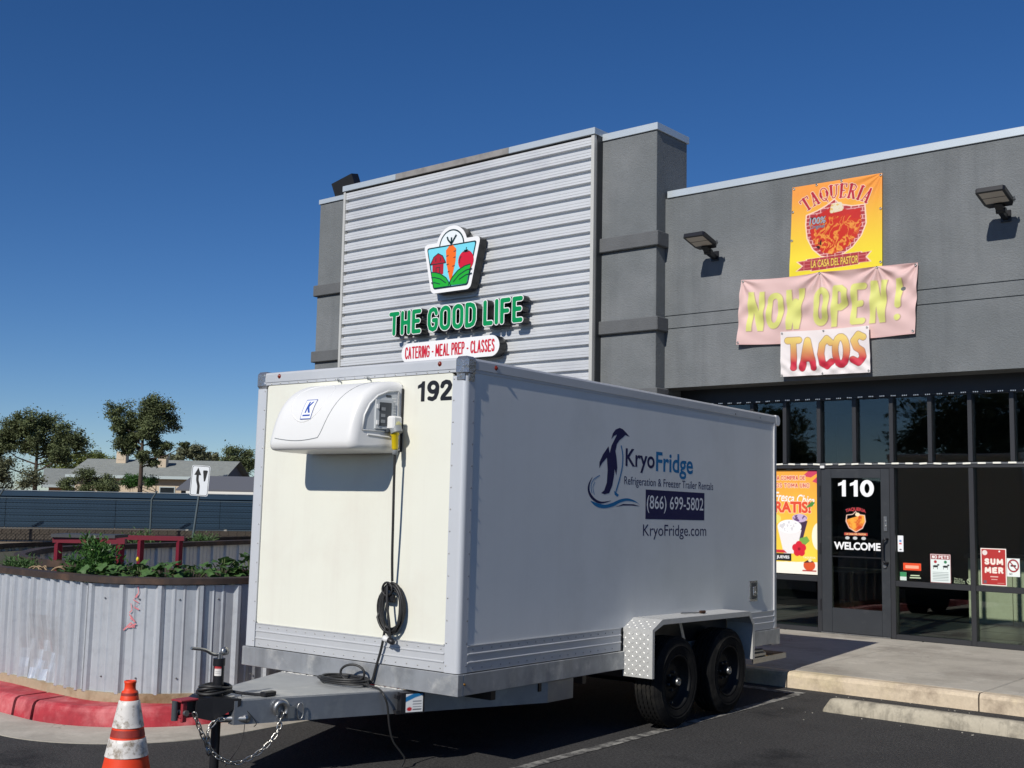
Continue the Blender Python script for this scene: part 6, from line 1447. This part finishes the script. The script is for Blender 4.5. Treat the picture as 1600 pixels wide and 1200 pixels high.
MB().box(.15, .75, -2.0, -1.4, 3.3, 4.62, .02).box(.08, .82, -2.07, -1.33, 4.55, 4.68).build('chimney', m_stuc2, H1r); MB().box(-3.15, -2.45, -1.1, -.4, 3.7, 5.0, .02).box(-3.05, -2.6, -1.12, -1.09, 4.4, 4.75).build('chimney', m_stuc2, H1r)
for x in (-2.6, 1.4, 3.4): 
    wi = MB().box(x-.55, x+.55, -3.64, -3.60, 1.3, 2.5).build('window', m_fasc, H1); MB().box(x-.48, x+.48, -3.66, -3.645, 1.37, 2.43).build('pane', m_win, wi)
MB().cyl((6.2, 3.3, 3.0), (6.2, 3.3, 6.2), .03, n=6).build('vent_pipe', m_mesh_, H1)
H2, _ = house('brown_gabled_house', 'small house with brown gable half hidden behind the left trees', (-84.5, 49.6), hang+.35, 6.0, 6.5, 2.7, 3.85, M('brown_house_wall', srgb(150, 112, 84), .9))
sh_ = thing('dark_shed', 'low dark roofed shed right of the road sign', 'shed', (-46.2, 35.6, 0), (0, 0, math.atan2(1.44, 1.72)))
MB().box(-3, 3, -1.2, 1.2, 0, 2.1).build('wall', m_gable, sh_); MB().add([(-3.2, -1.4, 2.08), (3.2, -1.4, 2.08), (3.2, 1.4, 2.78), (-3.2, 1.4, 2.78), (-3.2, -1.4, 2.16), (3.2, -1.4, 2.16), (3.2, 1.4, 2.86), (-3.2, 1.4, 2.86)], [(4, 5, 6, 7), (0, 1, 5, 4), (1, 2, 6, 5), (3, 0, 4, 7), (2, 3, 7, 6)]).build('roof', m_gable, sh_)
ww = thing('white_wall', 'white rail fence section visible right of the road sign', 'fence', (-41.8, 30.6, 0), (0, 0, math.atan2(1.8, 2.17)))
MB().box(-1.42, 3.2, -.05, .05, 1.93, 2.04, .01).build('rail', M('white_paint', srgb(226, 222, 212), .6), ww); MB().box(-1.40, 3.2, -.04, .04, 1.74, 1.83, .01).build('rail', MATS['white_paint'], ww)
for x in (-1.3, .35, 2.0): MB().box(x-.06, x+.06, -.045, .045, 0, 1.93).build('post', MATS['white_paint'], ww)
MB().box(-1.4, 3.2, -.02, .02, .2, 1.735).build('infill', m_bluef, ww)

m_pine = M('pine_foliage', (.105, .130, .050), .75, var=(.9, .6), trans=.12); m_pine2 = M('dusty_green_foliage', (.15, .16, .085), .75, var=(.6, .4), trans=.15); m_lime = M('light_green_foliage', (.15, .18, .045), .7, var=(.6, .35), trans=.2); m_bark = M('bark', srgb(74, 62, 54), .95, var=(6, .3))
def tree(name, label, base, trunk_h, clumps, mleaf, seed, nleaf=110, leaf=.22, tr_r=.2, lean=(0, 0), trunk=True, limbs=True, group='trees beyond the fence', flat_=.75):
    """clumps: (dx,dy,z,r) leaf masses in metres relative to the base; each hangs on a limb"""
    rg = random.Random(seed); t = thing(name, label, 'tree', base, group=group)
    tk = MB(); top = Vector((lean[0], lean[1], trunk_h)); path = [Vector((0, 0, 0)), Vector((lean[0]*.3, lean[1]*.3, trunk_h*.35)), Vector((lean[0]*.7, lean[1]*.7, trunk_h*.7)), top]
    if trunk: tk.tube(path, [tr_r, tr_r*.85, tr_r*.55, tr_r*.25], 9)
    lf = MB()
    for (cx, cy, cz, cr_) in clumps:
        c = Vector((cx, cy, cz))
        if limbs:
            zb_ = max(.3, min(trunk_h*.95, cz-cr_*.6-abs(cx)*.35)); f_ = zb_/trunk_h; s0 = Vector((lean[0]*f_, lean[1]*f_, zb_)); mid = s0.lerp(c, .55)+Vector((0, 0, -.12*(c-s0).length+.1)); tk.tube([s0, mid, c], [tr_r*.35, tr_r*.22, tr_r*.08], 6)
        # shaped by sub-clumps so the edge is uneven
        subs = [(c+Vector((rg.gauss(0, .45), rg.gauss(0, .45), rg.gauss(0, .32)))*1.0 if False else c+Vector((rg.uniform(-1, 1)*cr_*.75, rg.uniform(-1, 1)*cr_*.75, rg.uniform(-.8, .9)*cr_*flat_)), cr_*rg.uniform(.30, .58)) for _ in range(max(7, int(17*cr_**.5)))]
        for sc_, sr in subs:
            for _ in range(int(nleaf*1.9*(.5+sr))):
                p_ = sc_+Vector((rg.gauss(0, .52), rg.gauss(0, .52), rg.gauss(0, .52*flat_)))*sr*1.15
                u = Vector((rg.gauss(0, 1), rg.gauss(0, 1), rg.gauss(0, .6))).normalized(); v = u.cross(Vector((rg.gauss(0, 1), rg.gauss(0, 1), rg.gauss(0, 1)))).normalized(); a = leaf*rg.uniform(.25, .75); b_ = a*rg.uniform(.3, .7)
                lf.add([p_-u*a*.5, p_+v*b_*.5, p_+u*a*.5, p_-v*b_*.5], [(0, 1, 2, 3)])
    for (cx, cy, cz, cr_) in clumps if limbs else []:      # bare twigs poking through
        for _ in range(5):
            c = Vector((cx, cy, cz)); e = c+Vector((rg.uniform(-1, 1), rg.uniform(-1, 1), rg.uniform(-1.1, .5)))*cr_*1.15; tk.tube([c, c.lerp(e, .5)+Vector((0, 0, .05)), e], [.025, .016, .006], 4)
    if tk.v: tk.build('trunk', m_bark, t)
    lf.build('crown', mleaf, t); return t
# lateral axis of the view in the ground plane, for laying crowns out broadside
LX_, LY_ = math.cos(YAW), math.sin(YAW)
def lat(spec, seed=0, dep=.8):
    rg = random.Random(seed); return [(s_*LX_+rg.uniform(-dep, dep)*LY_, s_*LY_-rg.uniform(-dep, dep)*LX_, z, r_) for s_, z, r_ in spec]
tree('pine_tree', 'tall open pine with bare lower trunk in front of the grey roof', (-66.3, 42.4, 0), 7.4, lat([(-.9, 7.2, .75), (0, 7.6, .8), (.8, 7.3, .8), (-1.4, 6.4, .6), (1.3, 6.7, .75), (.2, 6.8, .8), (-1.5, 5.4, .7), (-1.0, 4.9, .6), (.9, 5.9, .6), (-.3, 5.9, .6), (1.9, 5.0, .38), (2.3, 5.05, .25), (1.2, 4.6, .4), (-.4, 6.5, .7), (.6, 6.3, .7), (-1.3, 5.9, .6), (-.6, 5.2, .55), (.5, 5.4, .5), (-.3, 4.3, .45), (.4, 4.0, .35)], 1), m_pine, 31, 120, .26, .17)
tree('pine_tree', 'broad dark pine with forked trunk at the far left', (-66.9, 35.6, 0), 5.2, lat([(-.4, 6.2, .75), (.5, 6.1, .8), (-1.4, 5.6, .85), (1.4, 5.4, .8), (.2, 5.3, .9), (2.0, 4.9, .7), (-2.3, 4.7, .8), (1.9, 4.1, .6), (-.6, 4.5, .6), (1.2, 4.2, .6), (-3.0, 4.2, .7), (.9, 4.8, .7), (-.3, 5.7, .7), (-1.6, 4.9, .7), (.4, 4.4, .6)], 2), m_pine, 32, 120, .26, .17)
tree('dusty_tree', 'dusty grey-green tree with hanging foliage left of the forked pine', (-68.6, 33.6, 0), 4, lat([(-.4, 3.6, 1.0), (.6, 3.2, .9), (-1.2, 3.9, .9), (1.3, 2.9, .7), (.2, 2.5, .9), (2.2, 2.7, .7), (-1.6, 2.6, 1.0)], 3), m_pine2, 33, 90, .26, .14)
tree('light_green_tree', 'light green feathery tree behind the small house', (-88.0, 51.2, 0), 5, lat([(-1.0, 4.3, 1.1), (.4, 4.7, 1.0), (1.6, 4.3, 1.0), (-2.4, 3.9, .9), (2.6, 3.9, .8)], 4), m_lime, 34, 90, .34, .2)
tree('light_green_tree', 'green tree rising behind the right half of the grey roof', (-80.5, 56.6, 0), 6, lat([(-.9, 5.3, .7), (0.1, 5.4, .7), (.7, 4.9, .6), (-1.7, 4.8, .7)], 5), m_pine2, 35, 80, .34, .18)
tree('round_tree', 'round green tree at the right end of the houses', (-78.2, 58.9, 0), 5.6, lat([(-.3, 5.2, .8), (.5, 5.0, .8), (-.8, 4.4, .8), (1.0, 4.4, .8), (.1, 4.3, .9), (.2, 3.6, .9)], 6), m_pine, 36, 100, .3, .18)
tree('distant_palm', 'distant palm crown above the grey roof', (-101.4, 72.2, 0), 6.0, lat([(-.5, 5.9, .6), (.5, 5.9, .6), (0, 6.1, .5)], 7), m_pine2, 37, 50, .5, .2)
tree('dark_bush', 'dark dense bush in front of the grey roofed house', (-62.5, 36.8, 0), 2.6, lat([(-.8, 2.4, .55), (0, 2.8, .6), (.7, 2.5, .55), (.2, 2.2, .7), (-.5, 2.0, .6), (1.0, 2.1, .45)], 8), m_pine, 38, 150, .2, .1, group='bushes beyond the fence')
tree('hedge_bush', 'green hedge against the house wall beside the bare pine', (-66.8, 43.9, 0), 2.6, lat([(-1.8, 2.7, .55), (-1.0, 2.8, .5), (-.2, 2.7, .5)], 9), m_leaf, 39, 120, .2, .08, group='bushes beyond the fence')
# trees and a long low building across the lot, seen only as reflections in the shop glass
tree('lot_tree', 'large tree across the lot mirrored in the right-hand shop windows', (-19, -30, 0), 6.5, [(0, 0, 7, 2.2), (-2, .5, 6, 1.8), (2.2, -.4, 6.2, 1.9), (.5, 1, 4.6, 1.8), (3.5, 0, 4.8, 1.6)], m_pine, 41, 60, .5, .3, group='trees across the lot')
tree('lot_tree', 'second tree across the lot mirrored in the shop windows near the frame edge', (-13.5, -31, 0), 6, [(0, 0, 6.4, 2.0), (-2, .5, 5.6, 1.7), (2.0, -.4, 5.8, 1.8), (0, 1, 4.2, 1.8)], m_pine2, 42, 60, .5, .3, group='trees across the lot')
tree('lot_tree', 'slim tree across the lot mirrored in the window above the poster', (-30.5, -32, 0), 6, [(0, 0, 6.4, 1.3), (-.6, .5, 5.4, 1.0), (.5, -.4, 4.8, 1.0)], m_pine, 43, 60, .5, .25, group='trees across the lot')
lb_ = thing('far_shops', 'long low tan building across the lot mirrored in the shop glass', 'building', (-24, -44, 0)); MB().box(-30, 40, -6, 0, 0, 3.6).build('wall', M('tan_wall', srgb(150, 130, 106), .9), lb_); MB().box(-30.3, 40.3, -6.3, .3, 3.61, 3.9).build('parapet', m_gable, lb_)
for k in range(12): MB().box(-28+k*5.6, -25+k*5.6, .005, .04, .8, 2.6).build('window', m_win, lb_)

# small litter and grit at the kerb
gr = MB(); rg = random.Random(9)
for k in range(46):
    x = rg.uniform(-5.0, -2.4) if k < 45 else rg.uniform(-9, -4); y = rg.choice([rg.uniform(10.45, 10.74), rg.uniform(9.55, 9.72), rg.uniform(6, 10.5)]) if k < 45 else rg.uniform(3.6, 4.6); s_ = rg.uniform(.002, .007)
    gr.obox((x, y, s_*.5), (1, rg.uniform(-.5, .5), 0), (rg.uniform(-.5, .5), 1, 0), (0, 0, 1), s_, s_*rg.uniform(.5, 1), s_*.5)
tag(gr.build('grit', M('pale_grit', srgb(150, 146, 136), .9)), 'pale grit and small litter scattered on the asphalt', 'grit', kind='stuff')
